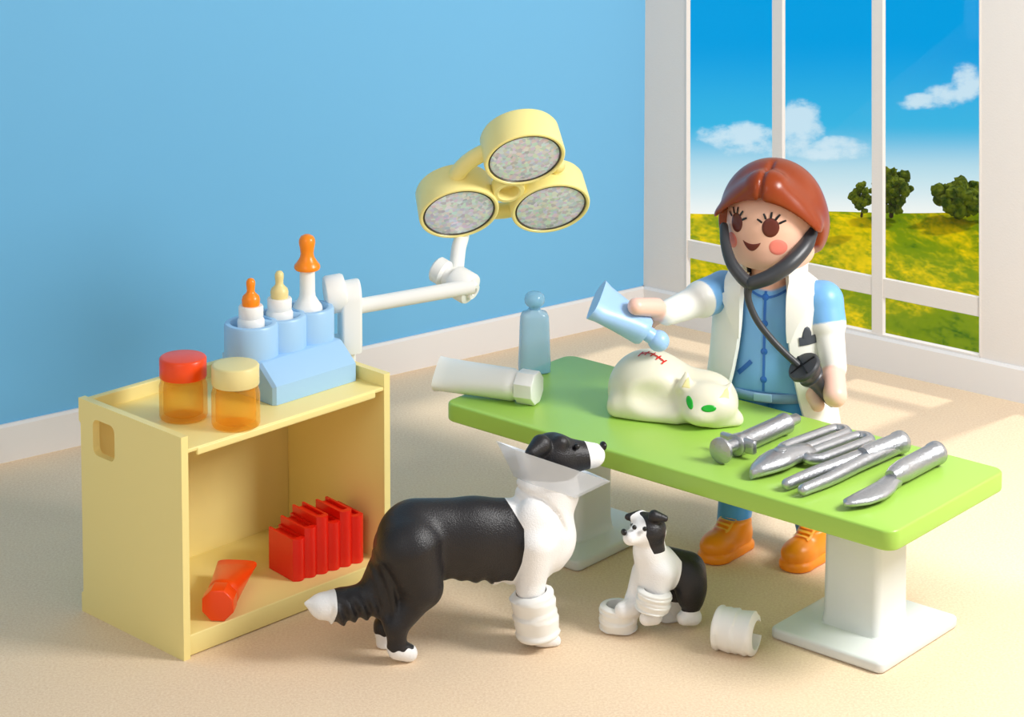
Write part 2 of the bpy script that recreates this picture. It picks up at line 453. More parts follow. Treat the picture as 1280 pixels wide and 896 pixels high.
def edge(px):                                  # an upright line of the window: along = a + b*z
    (s0, z0), (s1, z1) = sz(px, 430), sz(px, 20); b = (s1-s0)/(z1-z0); return lambda z: s0+b*(z-z0)
SILL, HEAD = BASE_H, 2.12
jl, jr = edge(857), edge(1226)
bm = bmesh.new()
plate(bm, [(-.12, 0), (7.5, 0), (7.5, WALL_H), (-.12, WALL_H)], [[(jl(SILL), SILL), (jr(SILL), SILL), (jr(HEAD), HEAD), (jl(HEAD), HEAD)],
    [(sz(1300, 440)[0], SILL), (sz(1300, 440)[0]+1.3, SILL), (sz(1300, 440)[0]+1.3, HEAD), (sz(1300, 440)[0], HEAD)]], wr, 0, .04)  # second opening, out of view: added so sun reaches the floor at right
struct(obj('wall_right', bm, 'plaster', smooth=False), 'off-white wall with the big window')
for nm, d, n, L in (('baseboard_left', dL, nL, 9.0), ('baseboard_right', dR, nR, 7.5)):
    bm = bmesh.new(); pr = [(0, 0), (.022, 0), (.022, BASE_H-.012), (.012, BASE_H), (0, BASE_H)]
    other = nR if nm == 'baseboard_left' else nL
    rings(bm, [[KB + d*(.0 if k == 0 else L) + n*a + Vector((0, 0, b)) + (d*(.0) if k else Vector()) for a, b in pr] for k in (0, 1)])
    struct(obj(nm, bm, 'white_trim', smooth=False), 'white baseboard along the foot of the %s wall' % ('blue' if 'left' in nm else 'window'))
# window: outer frame, two posts, one cross rail, panes
def bar(bm, q, t0, t1):                         # quad in wall coordinates, from depth t0 to t1
    plate(bm, q, [], wr, t0, t1)
bm = bmesh.new()
FWD = .008
bar(bm, [(jl(SILL), SILL), (jl(SILL)+FWD, SILL), (jl(HEAD)+FWD, HEAD), (jl(HEAD), HEAD)], -.003, .035)
bar(bm, [(jr(SILL)-FWD, SILL), (jr(SILL), SILL), (jr(HEAD), HEAD), (jr(HEAD)-FWD, HEAD)], -.003, .035)
bar(bm, [(jl(SILL), SILL), (jr(SILL), SILL), (jr(SILL), SILL+.012), (jl(SILL), SILL+.012)], -.003, .035)
bar(bm, [(jl(HEAD), HEAD-.03), (jr(HEAD), HEAD-.03), (jr(HEAD), HEAD), (jl(HEAD), HEAD)], -.003, .035)
win = struct(obj('window_1', bm, 'plaster', smooth=False), 'tall window with white posts and one cross rail, onto a yellow field')
zr0 = (sz(857, 319.8)[1]+sz(1224, 398)[1])/2; zr1 = (sz(857, 299.7)[1]+sz(1226, 373)[1])/2
bm = bmesh.new(); bar(bm, [(jl(zr0), zr0), (jr(zr0), zr0), (jr(zr1), zr1), (jl(zr1), zr1)], .004, .03); obj('cross_rail', bm, 'plaster', win, False)
for a, b in ((965, 977.5), (1089.5, 1103)):
    ea, eb = edge(a), edge(b); bm = bmesh.new(); bar(bm, [(ea(SILL), SILL), (eb(SILL), SILL), (eb(HEAD), HEAD), (ea(HEAD), HEAD)], .001, .033); obj('window_post', bm, 'plaster', win, False)
cols = [857, 971, 1096, 1226]
for a, b in zip(cols[:-1], cols[1:]):
    ea, eb = edge(a), edge(b)
    for z0, z1 in ((SILL, zr0), (zr1, HEAD)):
        bm = bmesh.new(); bar(bm, [(ea(z0), z0), (eb(z0), z0), (eb(z1), z1), (ea(z1), z1)], .016, .019); obj('glass_pane', bm, 'pane', win, False)

# ------------------------------------------------------------------ outside: the field far below, trees on its rim
FZ = -72.0
crest = onz(1000, 266, FZ).y
bm = bmesh.new(); nx, ny = 60, 24; x0, x1, y0, y1 = -5, 110, 170, crest
g = [[bm.verts.new((x0+(x1-x0)*i/nx, y0+(y1-y0)*j/ny, FZ + (.35*math.sin(i*.55+j*.3)+.25*math.sin(i*.21-j*.7))*(1 if j < ny else .35))) for i in range(nx+1)] for j in range(ny+1)]
for j in range(ny):
    for i in range(nx): bm.faces.new((g[j][i], g[j][i+1], g[j+1][i+1], g[j+1][i]))
low = [bm.verts.new((v.co.x, crest+14, FZ-12)) for v in g[-1]]
for i in range(nx): bm.faces.new((g[-1][i], g[-1][i+1], low[i+1], low[i]))
struct(obj('field', bm, 'field'), 'yellow flowering field seen through the window')
def tree(label, px, base, top, halfw, seed, back=3):
    p = onz(px, base, FZ); Y = min(p.y, crest-back); p = ony(px, base, Y)
    hgt = ony(px, top, Y).z-p.z; hw = halfw/FPX*Y; rnd = random.Random(seed)
    t = thing('field_tree', label, 'tree', (p.x, Y, p.z-.3), group='trees on the rim of the field')
    bm = bmesh.new(); tube(bm, [(0, 0, -.2), (.1, 0, hgt*.25), (0, 0, hgt*.6)], [hw*.10, hw*.07, hw*.04], 10); obj('trunk', bm, 'bark', t)
    bm = bmesh.new()
    for k in range(150):
        a, b, c = rnd.uniform(-1, 1), rnd.uniform(-1, 1), rnd.uniform(-1, 1)
        if a*a+b*b+c*c > 1: continue
        r = hw*rnd.uniform(.14, .26); q = Vector((a*hw*.86, b*hw*.8, hgt*(.52+.46*c)))
        s = bmesh.ops.create_icosphere(bm, subdivisions=2, radius=r)
        for v in s['verts']: v.co = v.co*(1+rnd.uniform(-.28, .28)) + q
    obj('crown', bm, 'tree_leaf', t, False)
tree('small round green tree left of the taller one, half behind the window post', 1077, 265, 224, 17, 1, 11)
tree('tallest green tree on the field rim, right of the window post', 1114, 265, 204, 28, 2)
tree('broad bushy green tree at the right window edge', 1196, 265, 224, 38, 5)

# ================================================================== CABINET
CX, CY, CA, CW, CD, CH = -1.1384, 8.7008, .79163, 1.0674, .6479, .8690
U = Vector((math.cos(CA), math.sin(CA), 0)); V = Vector((-math.sin(CA), math.cos(CA), 0)); CO = Vector((CX, CY, 0))
cab = thing('open_cabinet', 'pale yellow open-fronted storage cabinet with tray top by the blue wall', 'cabinet', CO, CA)
TH, SHELF, FLOOR_T = .032, .815, .085                # panel thickness, top board height, bottom board
def side_panel(x0, hole):
    bm = bmesh.new(); r = .02
    out = [(0, 0), (CD, 0), (CD, .075), (CD-.012, .085), (CD-.012, CH-.10), (CD, CH-.09), (CD, CH), (0, CH)]
    hl = [[(.486+a, .735+b) for a, b in rrect(.070, .072, .03)]] if hole else []
    plate(bm, out, hl, lambda x, y, t: Vector((x0+t, x, y)), 0, TH)
    es = [e for e in bm.edges if len(e.link_faces) == 2 and e.calc_face_angle(0) > .6]
    bmesh.ops.bevel(bm, geom=es, offset=.005, segments=2, affect='EDGES')
    o = obj('side_panel', bm, 'cream_yellow', cab, True, 30)
    if hole: o['label'] = 'side panel with a rounded hand hole'
side_panel(0, True); side_panel(CW-TH, False)
obj('back_panel', box(TH, CW-TH, CD-.05, CD-.018, .02, CH, .004), 'cream_yellow', cab)
bm = box(TH-.004, CW-TH+.004, .012, CD-.03, 0.004, FLOOR_T, .004); obj('bottom_board', bm, 'cream_yellow', cab)
bm = box(TH-.004, CW-TH+.004, .004, CD-.03, SHELF-.016, SHELF, .004)
add_box(bm, TH+.045, CW-TH-.045, .0, .016, SHELF-.034, SHELF-.004, .006); obj('top_board', bm, 'cream_yellow', cab)
def cl(u, v, z): return CO+U*u+V*v+Vector((0, 0, z))
def on_shelf(px, py, z=SHELF): return onz(px, py, z)

# ------------------------------------------------------------------ red books on the cabinet floor
BOOK_A = CA-.12
def shelf_book(i, u, w, hgt, dep, label):
    d = Vector((math.cos(BOOK_A), math.sin(BOOK_A), 0))
    t = thing('red_book', label, 'book', cl(.636, .100, FLOOR_T+.001)+d*u, BOOK_A, 'red toy books in the cabinet')
    # cover wraps spine (front, -y) and both boards; pages recessed at top
    bm = bmesh.new(); n = 8
    prof = [(-w/2, dep), (-w/2, .012)] + [(-w/2+w*k/n, .012-.016*math.sin(PI*k/n)) for k in range(1, n)] + [(w/2, .012), (w/2, dep)]
    inn = [(w/2-.010, dep), (w/2-.010, .026), (-w/2+.010, .026), (-w/2+.010, dep)]
    slab(bm, list(reversed(prof+inn)), 0, hgt)
    es = [e for e in bm.edges if e.calc_face_angle(0) > .7]; bmesh.ops.bevel(bm, geom=es, offset=.0035, segments=2, affect='EDGES')
    obj('cover', bm, 'red', t)
    bm = bmesh.new(); add_box(bm, -w/2+.0105, w/2-.0105, .0265, dep-.008, .004, hgt-.012); obj('pages', bm, 'red', t, False)
hs = [(.172, 'shortest red book at the left end of the row'), (.205, 'second red book from the left, beside the shortest one'), (.237, 'tall red book third from the left, rising above its neighbours'),
      (.198, 'lower red book fourth from the left, between the two tallest'), (.232, 'tall red book second from the right end of the row'), (.198, 'red book at the right end of the row, by the cabinet side')]
for i, (hh, lb) in enumerate(hs): shelf_book(i, .030+i*.0575, .0570, hh, .185, lb)

# ------------------------------------------------------------------ squeeze tubes
def squeeze_tube(root, m, L, r, capr, capl, flat_w, hexcap=True, ball=0.0, bodyname='tube_body', roll=0.0, crimp=.016):
    """lies along +x of its root: cap at 0, crimp at L; axis at height r"""
    bm = bmesh.new(); rs = []; n = 32
    for k in range(15):
        t = k/14; x = capl+.004+(L-capl-.004)*t; e = t**1.3
        a = r*(.96+.02*t)*(1-e)+flat_w*e; b = r*.96*(1-e)+crimp*e
        if k == 0: a *= .86; b *= .86
        zc = r + (.0)*e
        rs.append([Vector((x, a*math.copysign(abs(math.cos(q))**.8, math.cos(q)), zc+b*math.copysign(abs(math.sin(q))**.8, math.sin(q)))) for q in [2*PI*i/n for i in range(n)]])
    x = L; rs.append([Vector((L+.035, flat_w*1.02*math.copysign(abs(math.cos(q))**.6, math.cos(q)), r+crimp*1.1*math.copysign(abs(math.sin(q))**.6, math.sin(q)))) for q in [2*PI*i/n for i in range(n)]])
    cr, sr = math.cos(roll), math.sin(roll)
    rs = [[Vector((q.x, q.y*cr-(q.z-r)*sr, r+q.y*sr+(q.z-r)*cr)) for q in ring_] for ring_ in rs]
    rings(bm, rs); obj(bodyname, bm, m, root, True, 50)
    bm = bmesh.new()
    if hexcap:
        o = [(capr*math.cos(2*PI*i/8+PI/8), capr*math.sin(2*PI*i/8+PI/8)) for i in range(8)]
        slab(bm, o, 0, capl, .006, lambda x, y, z: Vector((z, x, r+y)))
        lathe(bm, [(r*.78, 0), (r*.78, .03)], 24, Matrix(((0, 0, 1), (1, 0, 0), (0, 1, 0))), (capl-.012, 0, r))
    else:
        prof = [(ball*math.sin(PI*k/16), -ball*math.cos(PI*k/16)) for k in range(1, 16)]
        lathe(bm, [(.001, -ball)] + prof + [(.001, ball)], 28, Matrix(((0, 0, 1), (1, 0, 0), (0, 1, 0))), (-.01, 0, r))
        lathe(bm, [(ball*.72, 0), (ball*.72, capl)], 24, Matrix(((0, 0, 1), (1, 0, 0), (0, 1, 0))), (0.01, 0, r))
    obj('cap', bm, m, root, True, 35)
def lie(name, label, cat, p_cap, p_end):
    d = Vector(p_end)-Vector(p_cap); return thing(name, label, cat, p_cap, math.atan2(d.y, d.x)), d.length
pc, pe = onz(272, 777, FLOOR_T+.001), onz(300, 716, FLOOR_T+.001)
t, L = lie('squeeze_tube', 'orange-red squeeze tube lying on the cabinet floor, cap towards the front', 'tube', pc, pe)
squeeze_tube(t, 'orange_red', .37, .062, .066, .085, .078)

# ------------------------------------------------------------------ pill jars on the cabinet top
def jar(label, px, py, cap_m):
    t = thing('pill_jar', label, 'jar', on_shelf(px, py, SHELF+.001), 0, 'amber jars on the cabinet')
    R, H = .094, .142
    bm = bmesh.new()
    lathe(bm, [(R-.014, .0), (R-.004, .003), (R, .012), (R, H-.012), (R-.004, H), (R-.006, H+.004), (R-.006, H+.012), (R-.012, H+.014), (R-.012, H+.020),
               (R-.020, H+.020), (R-.020, H), (R-.016, H-.02), (R-.016, .022), (R-.03, .014), (.001, .014)], 48); obj('jar_body', bm, 'amber', t, True, 50)
    bm = bmesh.new(); lathe(bm, [(R-.004, H+.021), (R-.002, H+.024), (R-.002, H+.094), (R-.006, H+.099), (R-.012, H+.101), (.001, H+.102)], 48); obj('lid', bm, cap_m, t, True, 40)
jar('amber jar with an orange-red lid, near the cabinet hand hole', 229.5, 521, 'orange_red')
jar('amber jar with a cream lid, beside the blue bottle rack', 295, 531, 'cream_cap')

# ------------------------------------------------------------------ blue rack with nursing bottles
rp = on_shelf(343, 508)
rack = thing('bottle_rack', 'light blue three-hole bottle rack on top of the yellow cabinet', 'rack', rp+Vector((0, 0, .001)), CA)
RL = .445
bm = bmesh.new()
prof = [(0, 0), (0, .075), (.008, .083), (.085, .150), (.095, .154), (.30, .154), (.31, .15), (.31, 0)]
n = len(prof)
rings(bm, [[Vector((x, y+(0.012 if k in (0, 3) else 0), max(z-(.006 if k in (0, 3) else 0), 0))) for y, z in prof] for k, x in enumerate((0, .012, RL-.012, RL))])
obj('rack_base', bm, 'rack_blue', rack, True, 30)
hx = [.055, .205, .355]; HY = .205; CR, CZ0, CZ1 = .108, .10, .285
bm = bmesh.new(); N = 48
from_pts = []
for k, x in enumerate(hx):
    A0, A1 = (0, 2*PI)
    rs = [(CR, CZ0), (CR+.001, CZ0+.004), (CR+.001, CZ1-.01), (CR-.004, CZ1-.001), (CR-.010, CZ1+.001), (CR-.022, CZ1), (CR-.026, CZ1-.004), (CR-.036, CZ1-.08), (.001, CZ1-.08)]
    lathe(bm, rs, N, None, (x, HY, 0))
obj('bottle_holder', bm, 'rack_blue', rack, True, 40)
def rackp(x, z): return rp+U*x+V*HY+Vector((0, 0, .002+z))
def nurser(label, x, nip):
    t = thing('nursing_bottle', label, 'bottle', rackp(x, CZ1-.078), 0, 'feeding bottles in the blue rack')
    bm = bmesh.new(); lathe(bm, [(.048, 0), (.054, .004), (.055, .06), (.055, .085), (.048, .097), (.050, .103), (.050, .140), (.046, .146), (.001, .147)], 36); obj('bottle_body', bm, 'white', t)
    bm = bmesh.new(); lathe(bm, [(.034, .146), (.036, .152), (.037, .170), (.033, .184), (.020, .196), (.016, .204), (.0165, .218), (.0185, .232), (.018, .244), (.012, .254), (.001, .258)], 32); obj('nipple', bm, nip, t)
nurser('white feeding bottle with an orange nipple, left in the rack', hx[0], 'orange')
nurser('white feeding bottle with a cream nipple, middle of the rack', hx[1], 'cream_cap')
t = thing('dropper_bottle', 'tall white dropper with a large orange bulb, right in the rack', 'dropper', rackp(hx[2], CZ1-.070))
bm = bmesh.new(); lathe(bm, [(.05, 0), (.062, .006), (.062, .062), (.058, .075), (.042, .098), (.034, .112), (.032, .13), (.031, .235), (.001, .236)], 36); obj('bottle_body', bm, 'white', t)
bm = bmesh.new(); lathe(bm, [(.040, .222), (.050, .225), (.054, .232), (.053, .242), (.042, .256), (.030, .275), (.0265, .292), (.030, .315), (.034, .335), (.033, .350), (.026, .362), (.014, .369), (.001, .371)], 36); obj('bulb', bm, 'orange', t)

# ================================================================== EXAMINATION TABLE
TX, TY, TA, TL, TW, TZ, TT = -.1801, 9.8231, -.71222, 2.1852, .8478, .6223, .0777
TU = Vector((math.cos(TA), math.sin(TA), 0)); TV = Vector((-math.sin(TA), math.cos(TA), 0)); TO = Vector((TX, TY, 0))
def tl(u, v, z=TZ): return TO+TU*u+TV*v+Vector((0, 0, z))
tab = thing('examination_table', 'long lime green examination table on two white pedestal feet', 'table', TO, TA)
bm = bmesh.new(); slab(bm, [(x+TL/2, y+TW/2) for x, y in rrect(TL/2, TW/2, .055)], TZ-TT, TZ, .010); obj('table_top', bm, 'green', tab, True, 50)
for cx in (.3702, TL-.3702):
    bm = bmesh.new()
    slab(bm, [(x+cx, y+TW/2) for x, y in rrect(.2516, .287, .03)], 0.001, .045, .012)
    ft = [(.142, .128), (.132, .118), (.127, .113), (.124, .110)]
    rings(bm, [[Vector((x+cx, y+TW/2, z)) for x, y in rrect(a, b, .03)] for (a, b), z in zip(ft, (.040, .050, .09, TZ-TT-.005))])
    obj('pedestal', bm, 'base_white', tab, True, 40)
    bm = bmesh.new(); slab(bm, [(x+cx, y+TW/2) for x, y in rrect(.155, .14, .035)], TZ-TT-.040, TZ-TT+.002, .006); obj('mounting_plate', bm, 'green', tab, True, 40)

# ------------------------------------------------------------------ instruments
def tool(name, label, cat, a, b, group='silver instruments on the green table'):
    A, B = onz(*a, TZ+.001), onz(*b, TZ+.001); d = B-A
    t = thing(name, label, cat, A, math.atan2(d.y, d.x), group); return t, d.length
XM = Matrix(((0, 0, 1), (1, 0, 0), (0, 1, 0)))       # lathe axis along +x
t, L = tool('syringe', 'silver toy syringe with a round plunger disc, nearest the white cat', 'syringe', (899, 580), (997, 536))
bm = bmesh.new(); r = .052
lathe(bm, [(.040, 0), (.051, .004), (.052, .016), (.047, .022), (.026, .026), (.024, .11), (.001, .112)], 36, XM, (0, 0, r)); obj('plunger', bm, 'silver', t)
bm = bmesh.new(); lathe(bm, [(.030, .10), (.042, .105), (.042, .125), (.038, .130), (.040, .15), (.040, L-.11), (.043, L-.105), (.043, L-.085), (.036, L-.078), (.024, L-.072), (.022, L-.01), (.016, L), (.001, L)], 36, XM, (0, 0, r-.006))
obj('barrel', bm, 'silver', t)
bm = bmesh.new(); add_box(bm, .112, .138, -.085, .085, r-.03, r+.028, .011); lathe(bm, [(.043, .108), (.045, .125), (.043, .142)], 30, XM, (0, 0, r-.006)); obj('finger_flange', bm, 'silver', t)
t, L = tool('forceps', 'silver toy forceps with two slotted handles, right of the syringe', 'forceps', (940, 600), (1068, 552))
bm = bmesh.new(); n = 20
rings(bm, [[Vector((x, w*math.cos(q)*1.0+yo, .036*hh+.004+hh*.034*math.sin(q))) for q in [2*PI*i/n for i in range(n)]] for x, w, hh, yo in
           ((-.005, .012, .55, 0), (.03, .034, .8, 0), (.09, .055, 1.0, 0), (.15, .064, 1.1, 0), (.19, .058, 1.1, 0), (.23, .048, 1.05, 0), (.29, .046, .95, 0), (.33, .05, .85, 0), (.345, .04, .6, 0))])
obj('jaw', bm, 'silver', t, True, 60)
bm = bmesh.new(); lathe(bm, [(.026, .07), (.026, .082), (.02, .087), (.001, .088)], 20, None, (.165, .0, 0)); obj('pivot_screw', bm, 'silver', t)
for sgn in (-1, 1):
    bm = bmesh.new(); cy = .058*sgn; a0, a1, w = .30, L, .034
    loop = [(a0, cy-w), ((a0+a1)/2, cy-w*1.05), (a1-.03, cy-w), (a1-.004, cy-w*.6), (a1+.004, cy), (a1-.004, cy+w*.6), (a1-.03, cy+w), ((a0+a1)/2, cy+w*1.05), (a0, cy+w), (a0-.03, cy+w*.5), (a0-.035, cy-w*.2), (a0, cy-w)]
    tube(bm, [(x, y, .034) for x, y in loop], .021, 12, 4); obj('slotted_handle', bm, 'silver_plain', t, True, 180)
t, L = tool('tweezers', 'silver toy tweezers with two long open arms, between forceps and scalpel', 'tweezers', (994, 617), (1128, 566))
for sgn in (-1, 1):
    bm = bmesh.new(); tube(bm, [(0, sgn*.040, .027), (.16, sgn*.040, .030), (.34, sgn*.024, .036), (L*.75, sgn*.014, .04), (L-.06, sgn*.006, .042)], [.022, .026, .029, .032, .034], 16, 5); obj('arm', bm, 'silver', t, True, 180)
bm = bmesh.new(); lathe(bm, [(.034, L*.62), (.040, L*.66), (.041, L-.04), (.046, L-.03), (.046, L-.006), (.042, L), (.001, L+.001)], 32, XM, (0, 0, .047)); obj('grip', bm, 'silver', t, True, 40)
t, L = tool('scalpel', 'silver toy scalpel with a curved flat blade, nearest the table end', 'scalpel', (1060, 640), (1172, 580))
bm = bmesh.new(); lathe(bm, [(.026, L*.46), (.038, L*.52), (.043, L*.6), (.043, L-.035), (.047, L-.03), (.047, L-.006), (.042, L), (.001, L+.001)], 32, XM, (0, 0, .048)); obj('handle', bm, 'silver', t, True, 40)
bm = bmesh.new()
rings(bm, [[Vector((x, yo+w*math.cos(q), .028+hh*math.sin(q))) for q in [2*PI*i/n for i in range(n)]] for x, w, hh, yo in
           ((-.005, .006, .006, .01), (.02, .028, .015, .008), (.08, .046, .02, -.008), (.16, .052, .022, -.016), (.24, .046, .024, -.012), (.30, .036, .028, 0), (.34, .030, .030, 0))])
obj('blade', bm, 'silver', t, True, 60)

# ------------------------------------------------------------------ ointment tubes and scent bottle on the table
pc, pe = onz(672, 505, TZ+.002), onz(560, 488, TZ+.002)
t, L = lie('squeeze_tube', 'white squeeze tube lying across the far left end of the green table', 'tube', pc, pe)
squeeze_tube(t, 'white', .43, .068, .072, .085, .074, roll=-.85, crimp=.032)
t = thing('flat_bottle', 'translucent blue flat bottle with a ball stopper, standing on the green table', 'bottle', onz(668, 465, TZ+.001), math.radians(6))
bm = bmesh.new()
prof = [(.062, .034, 0), (.070, .042, .006), (.071, .043, .04), (.064, .041, .22), (.062, .040, .25), (.054, .036, .268), (.030, .028, .276), (.026, .026, .285)]
def sup(a, b, p=.62, n=36): return [(a*math.copysign(abs(math.cos(q))**p, math.cos(q)), b*math.copysign(abs(math.sin(q))**p, math.sin(q))) for q in [2*PI*i/n for i in range(n)]]
rings(bm, [[Vector((x, y, z)) for x, y in sup(a, b)] for a, b, z in prof]); obj('bottle_body', bm, 'aqua', t, True, 50)
bm = bmesh.new(); lathe(bm, [(.022, .28), (.024, .292), (.034, .300), (.043, .312), (.045, .328), (.041, .345), (.028, .356), (.001, .360)], 32); obj('stopper', bm, 'aqua', t, True, 60)

# ------------------------------------------------------------------ frame for figures seen in profile
class Side:
    """upright plane through a ground point along heading h; pixels become (along, depth offset, height) in the figure's own frame"""
    def __init__(s, P0, ang, s_px):
        s.P = Vector(P0); s.a = ang; s.h = Vector((math.cos(ang), math.sin(ang), 0)); s.n = Vector((-math.sin(ang), math.cos(ang), 0)); s.k = 1/s_px
        if s.n.y < 0: raise ValueError
    def p(s, px, py, t=0.0):
        q = onpl(px, py, s.P+s.n*t, s.n)-s.P; return (q.dot(s.h), t, q.z)
def head_of(a, b): d = b-a; return math.atan2(d.y, d.x)

# ------------------------------------------------------------------ white cat
ca, cb = onz(768, 514, TZ), onz(922, 531, TZ)
CS = Side((ca+cb)/2+Vector((0, .06, .001)), head_of(ca, cb), 318)
def cat_field(P):
    F = Field(P); k = CS.k; p = CS.p
    F.add(F.ell(p(812, 488, .02), (.175, .17, .172)), .04)
    F.add(F.ell(p(850, 500, .05), (.20, .15, .125)), .08)
    F.add(F.ell(p(884, 503, .03), (.128, .14, .122)), .06)
    F.add(F.cap(p(775, 508, -.10), p(845, 518, -.12), .055, .045), .035)          # hind leg along the near side
    F.add(F.ell(p(884, 506, -.085), (.125, .10, .092)), .03)                       # head laid down
    F.add(F.ell(p(873, 519, -.16), (.058, .045, .036)), .03)                        # muzzle
    F.add(F.cap(p(895, 524, -.10), p(917, 524, -.06), .044, .041), .02)              # fore paw
    for (a, b, c) in (((857, 484), (858, 467), -.085), ((904, 497), (913, 481), -.07)):
        F.add(F.cap(p(*a, c), p(*b, c+.01), .042, .011), .014)
    F.cut(F.ell(p(818, 497, -.155), (.085, .045, .05)), .05)                         # hollow of the flank
    return smax(F.d, -(P[..., 2]), .012)
cat = body_obj('cat', cat_field, (-.36, -.28, -.03), (.36, .28, .40), .0078, 'cat_white')
cat.location = CS.P; cat.rotation_euler = (0, 0, CS.a)
tag(cat, 'white toy cat with green eyes and red stitches, lying on the green table', 'cat')
cbv = bvh_of(cat)
def child_decal(name, m, root, build, label=None):
    bm = bmesh.new(); build(bm); bmesh.ops.recalc_face_normals(bm, faces=bm.faces)
    o = obj(name, bm, m, root, True, 180, label); return o
VD = Vector((-.05, .93, -.33))                      # rough line of sight, in the cat's frame
def cpx(px, py, t): return Vector(CS.p(px, py, t))
for (x, y, a, b, rot) in ((862, 503, .014, .029, .45), (886.5, 510.6, .030, .0145, .14)):
    child_decal('eye', 'cat_green', cat, lambda bm: decal_blob(bm, cbv, ellipse(0, 0, a, b, 24, rot), 0, 0, (1, 0, 0), (0, .33, .94), cpx(x, y, -.17), VD, .004))
def st(bm):
    A, B, O, d = (1, 0, 0), (0, 1, 0), cpx(815, 437, -.03), (0, .35, -1)
    P0 = [(-.050, .0), (-.024, .010), (.002, .006), (.028, -.006), (.054, -.020)]
    decal_stroke(bm, cbv, P0, .008, A, B, O, d)
    for (x, y) in P0[:1]+P0[1:]: decal_stroke(bm, cbv, [(x-.007, y-.020), (x, y), (x+.007, y+.016)], .006, A, B, O, d)
child_decal('stitches', 'stitch', cat, st)
for (a, b) in (((858, 478), -.11), ((907, 491), -.1)):
    child_decal('inner_ear', 'ear_pink', cat, lambda bm: decal_blob(bm, cbv, [(-.018, -.022), (.018, -.022), (.012, .004), (.004, .024), (-.006, .010)], 0, -.006, (1, 0, 0), (0, .2, .98), cpx(*a, b), VD, .003))

# ------------------------------------------------------------------ operating lamp on its swing arm
YL = 9.66
def Q(px, py, Y): return ony(px, py, Y)
lamp_foot = cl(CW+.02, .30, .70)
lamp = thing('operating_lamp', 'pale yellow three-headed operating lamp on a white swing arm from the cabinet', 'lamp', lamp_foot)
def LP(v): return Vector(v)-lamp_foot
A0, A1 = Q(452, 382, 9.74), Q(592, 357.5, 9.84)
ad = (A1-A0).normalized()
bm = bmesh.new(); m3 = axis_mtx(ad)
def stad(bm, c, w, h, th, bev=.012):
    """upright rounded-top plate whose normal is the arm direction"""
    o = [(-w/2, -h), (w/2, -h)] + [(w/2*math.cos(q), w/2*math.sin(q)) for q in [PI*i/16 for i in range(17)]]
    side = Vector((0, 0, 1)).cross(ad).normalized()
    slab(bm, o, -th/2, th/2, bev, lambda x, y, z: LP(c)+side*x+Vector((0, 0, 1))*y+ad*z)
stad(bm, Q(437, 372, 9.735), .15, .22, .085)
obj('bracket', bm, 'white', lamp, True, 40)
bm = bmesh.new(); lathe(bm, [(.05, -.045), (.075, -.04), (.08, -.03), (.08, .03), (.075, .04), (.05, .045)], 36, m3, LP(Q(419, 367, 9.72))); obj('bracket_disc', bm, 'white', lamp, True, 40)
bm = bmesh.new(); c = Q(434, 430, 9.735)
side = Vector((0, 0, 1)).cross(ad).normalized()
add_box(bm, -.085, .03, -.05, .05, -.26, .04, .012, mtx=Matrix.Translation(LP(c)) @ Matrix((ad, side, Vector((0, 0, 1)))).transposed().to_4x4())
obj('hook', bm, 'white', lamp, True, 40)
bm = bmesh.new(); tube(bm, [LP(A0-ad*.02), LP((A0+A1)/2), LP(A1)], .032, 24, 2, roundcap=False); obj('arm', bm, 'white', lamp, True, 40)
J = Q(578, 356, 9.885); jd = Vector((.80, -.50, -.33)).normalized(); jm = axis_mtx(jd)
bm = bmesh.new()
lathe(bm, [(.05, -.05), (.064, -.045), (.068, -.035), (.068, .035), (.064, .045), (.05, .05), (.034, .05), (.034, .065), (.018, .065), (.018, .02), (.001, .02)], 36, jm, LP(J)); obj('joint', bm, 'white', lamp, True, 40)
bm = bmesh.new(); J2 = Q(551, 339, 9.94)
lathe(bm, [(.001, -.03), (.045, -.03), (.056, -.02), (.056, .02), (.045, .03), (.001, .03)], 32, jm, LP(J2)); tube(bm, [LP(J2), LP((J+J2)/2), LP(J)], .042, 20, 2); obj('joint_knob', bm, 'white', lamp, True, 40)
# lamp head: plane of the three discs
vf = (ray(637, 243)).normalized(); vr = vf.cross(Vector((0, 0, 1))).normalized(); vu = vr.cross(vf)
LN = (.81*(.225*vr-.974*vu)-.58*vf).normalized(); e1 = (.974*vr+.225*vu).normalized(); e2 = LN.cross(e1).normalized()
if e2.dot(vf) < 0: e2 = -e2
LC = Q(637, 243.3, 9.98); LR = .234
lm = Matrix((e1, LN.cross(e1), LN)).transposed()
bm = bmesh.new(); tube(bm, [LP(Q(569, 350, 9.95)), LP(Q(573, 312, 10.08)), LP(Q(578, 285, 10.18)), LP(LC+e1*-.21+e2*.045-LN*.17), LP(LC+e1*-.17+e2*.0-LN*.10)], [.033, .032, .031, .030, .028], 20, 6); obj('post', bm, 'white', lamp, True, 60)
bm = bmesh.new()
tube(bm, [LP(LC-LN*.085+e1*(.225*math.cos(a))+e2*(.225*math.sin(a))) for a in [2*PI*i/36 for i in range(37)]], .036, 16, 1, smooth=False, roundcap=False)
obj('hoop', bm, 'pale_yellow', lamp, True, 180)
bm = bmesh.new(); lathe(bm, [(.045, -.075), (.066, -.07), (.070, -.055), (.070, -.02), (.066, -.01), (.050, -.008), (.044, -.014), (.042, -.06), (.001, -.062)], 36, lm, LP(LC)); 
for ang in (-66, 166, 47):
    a = math.radians(ang); tube(bm, [LP(LC-LN*.045+(e1*math.cos(a)+e2*math.sin(a))*.055), LP(LC-LN*.055+(e1*math.cos(a)+e2*math.sin(a))*.10)], .028, 14, 2, roundcap=False)
obj('hub', bm, 'pale_yellow', lamp, True, 40)
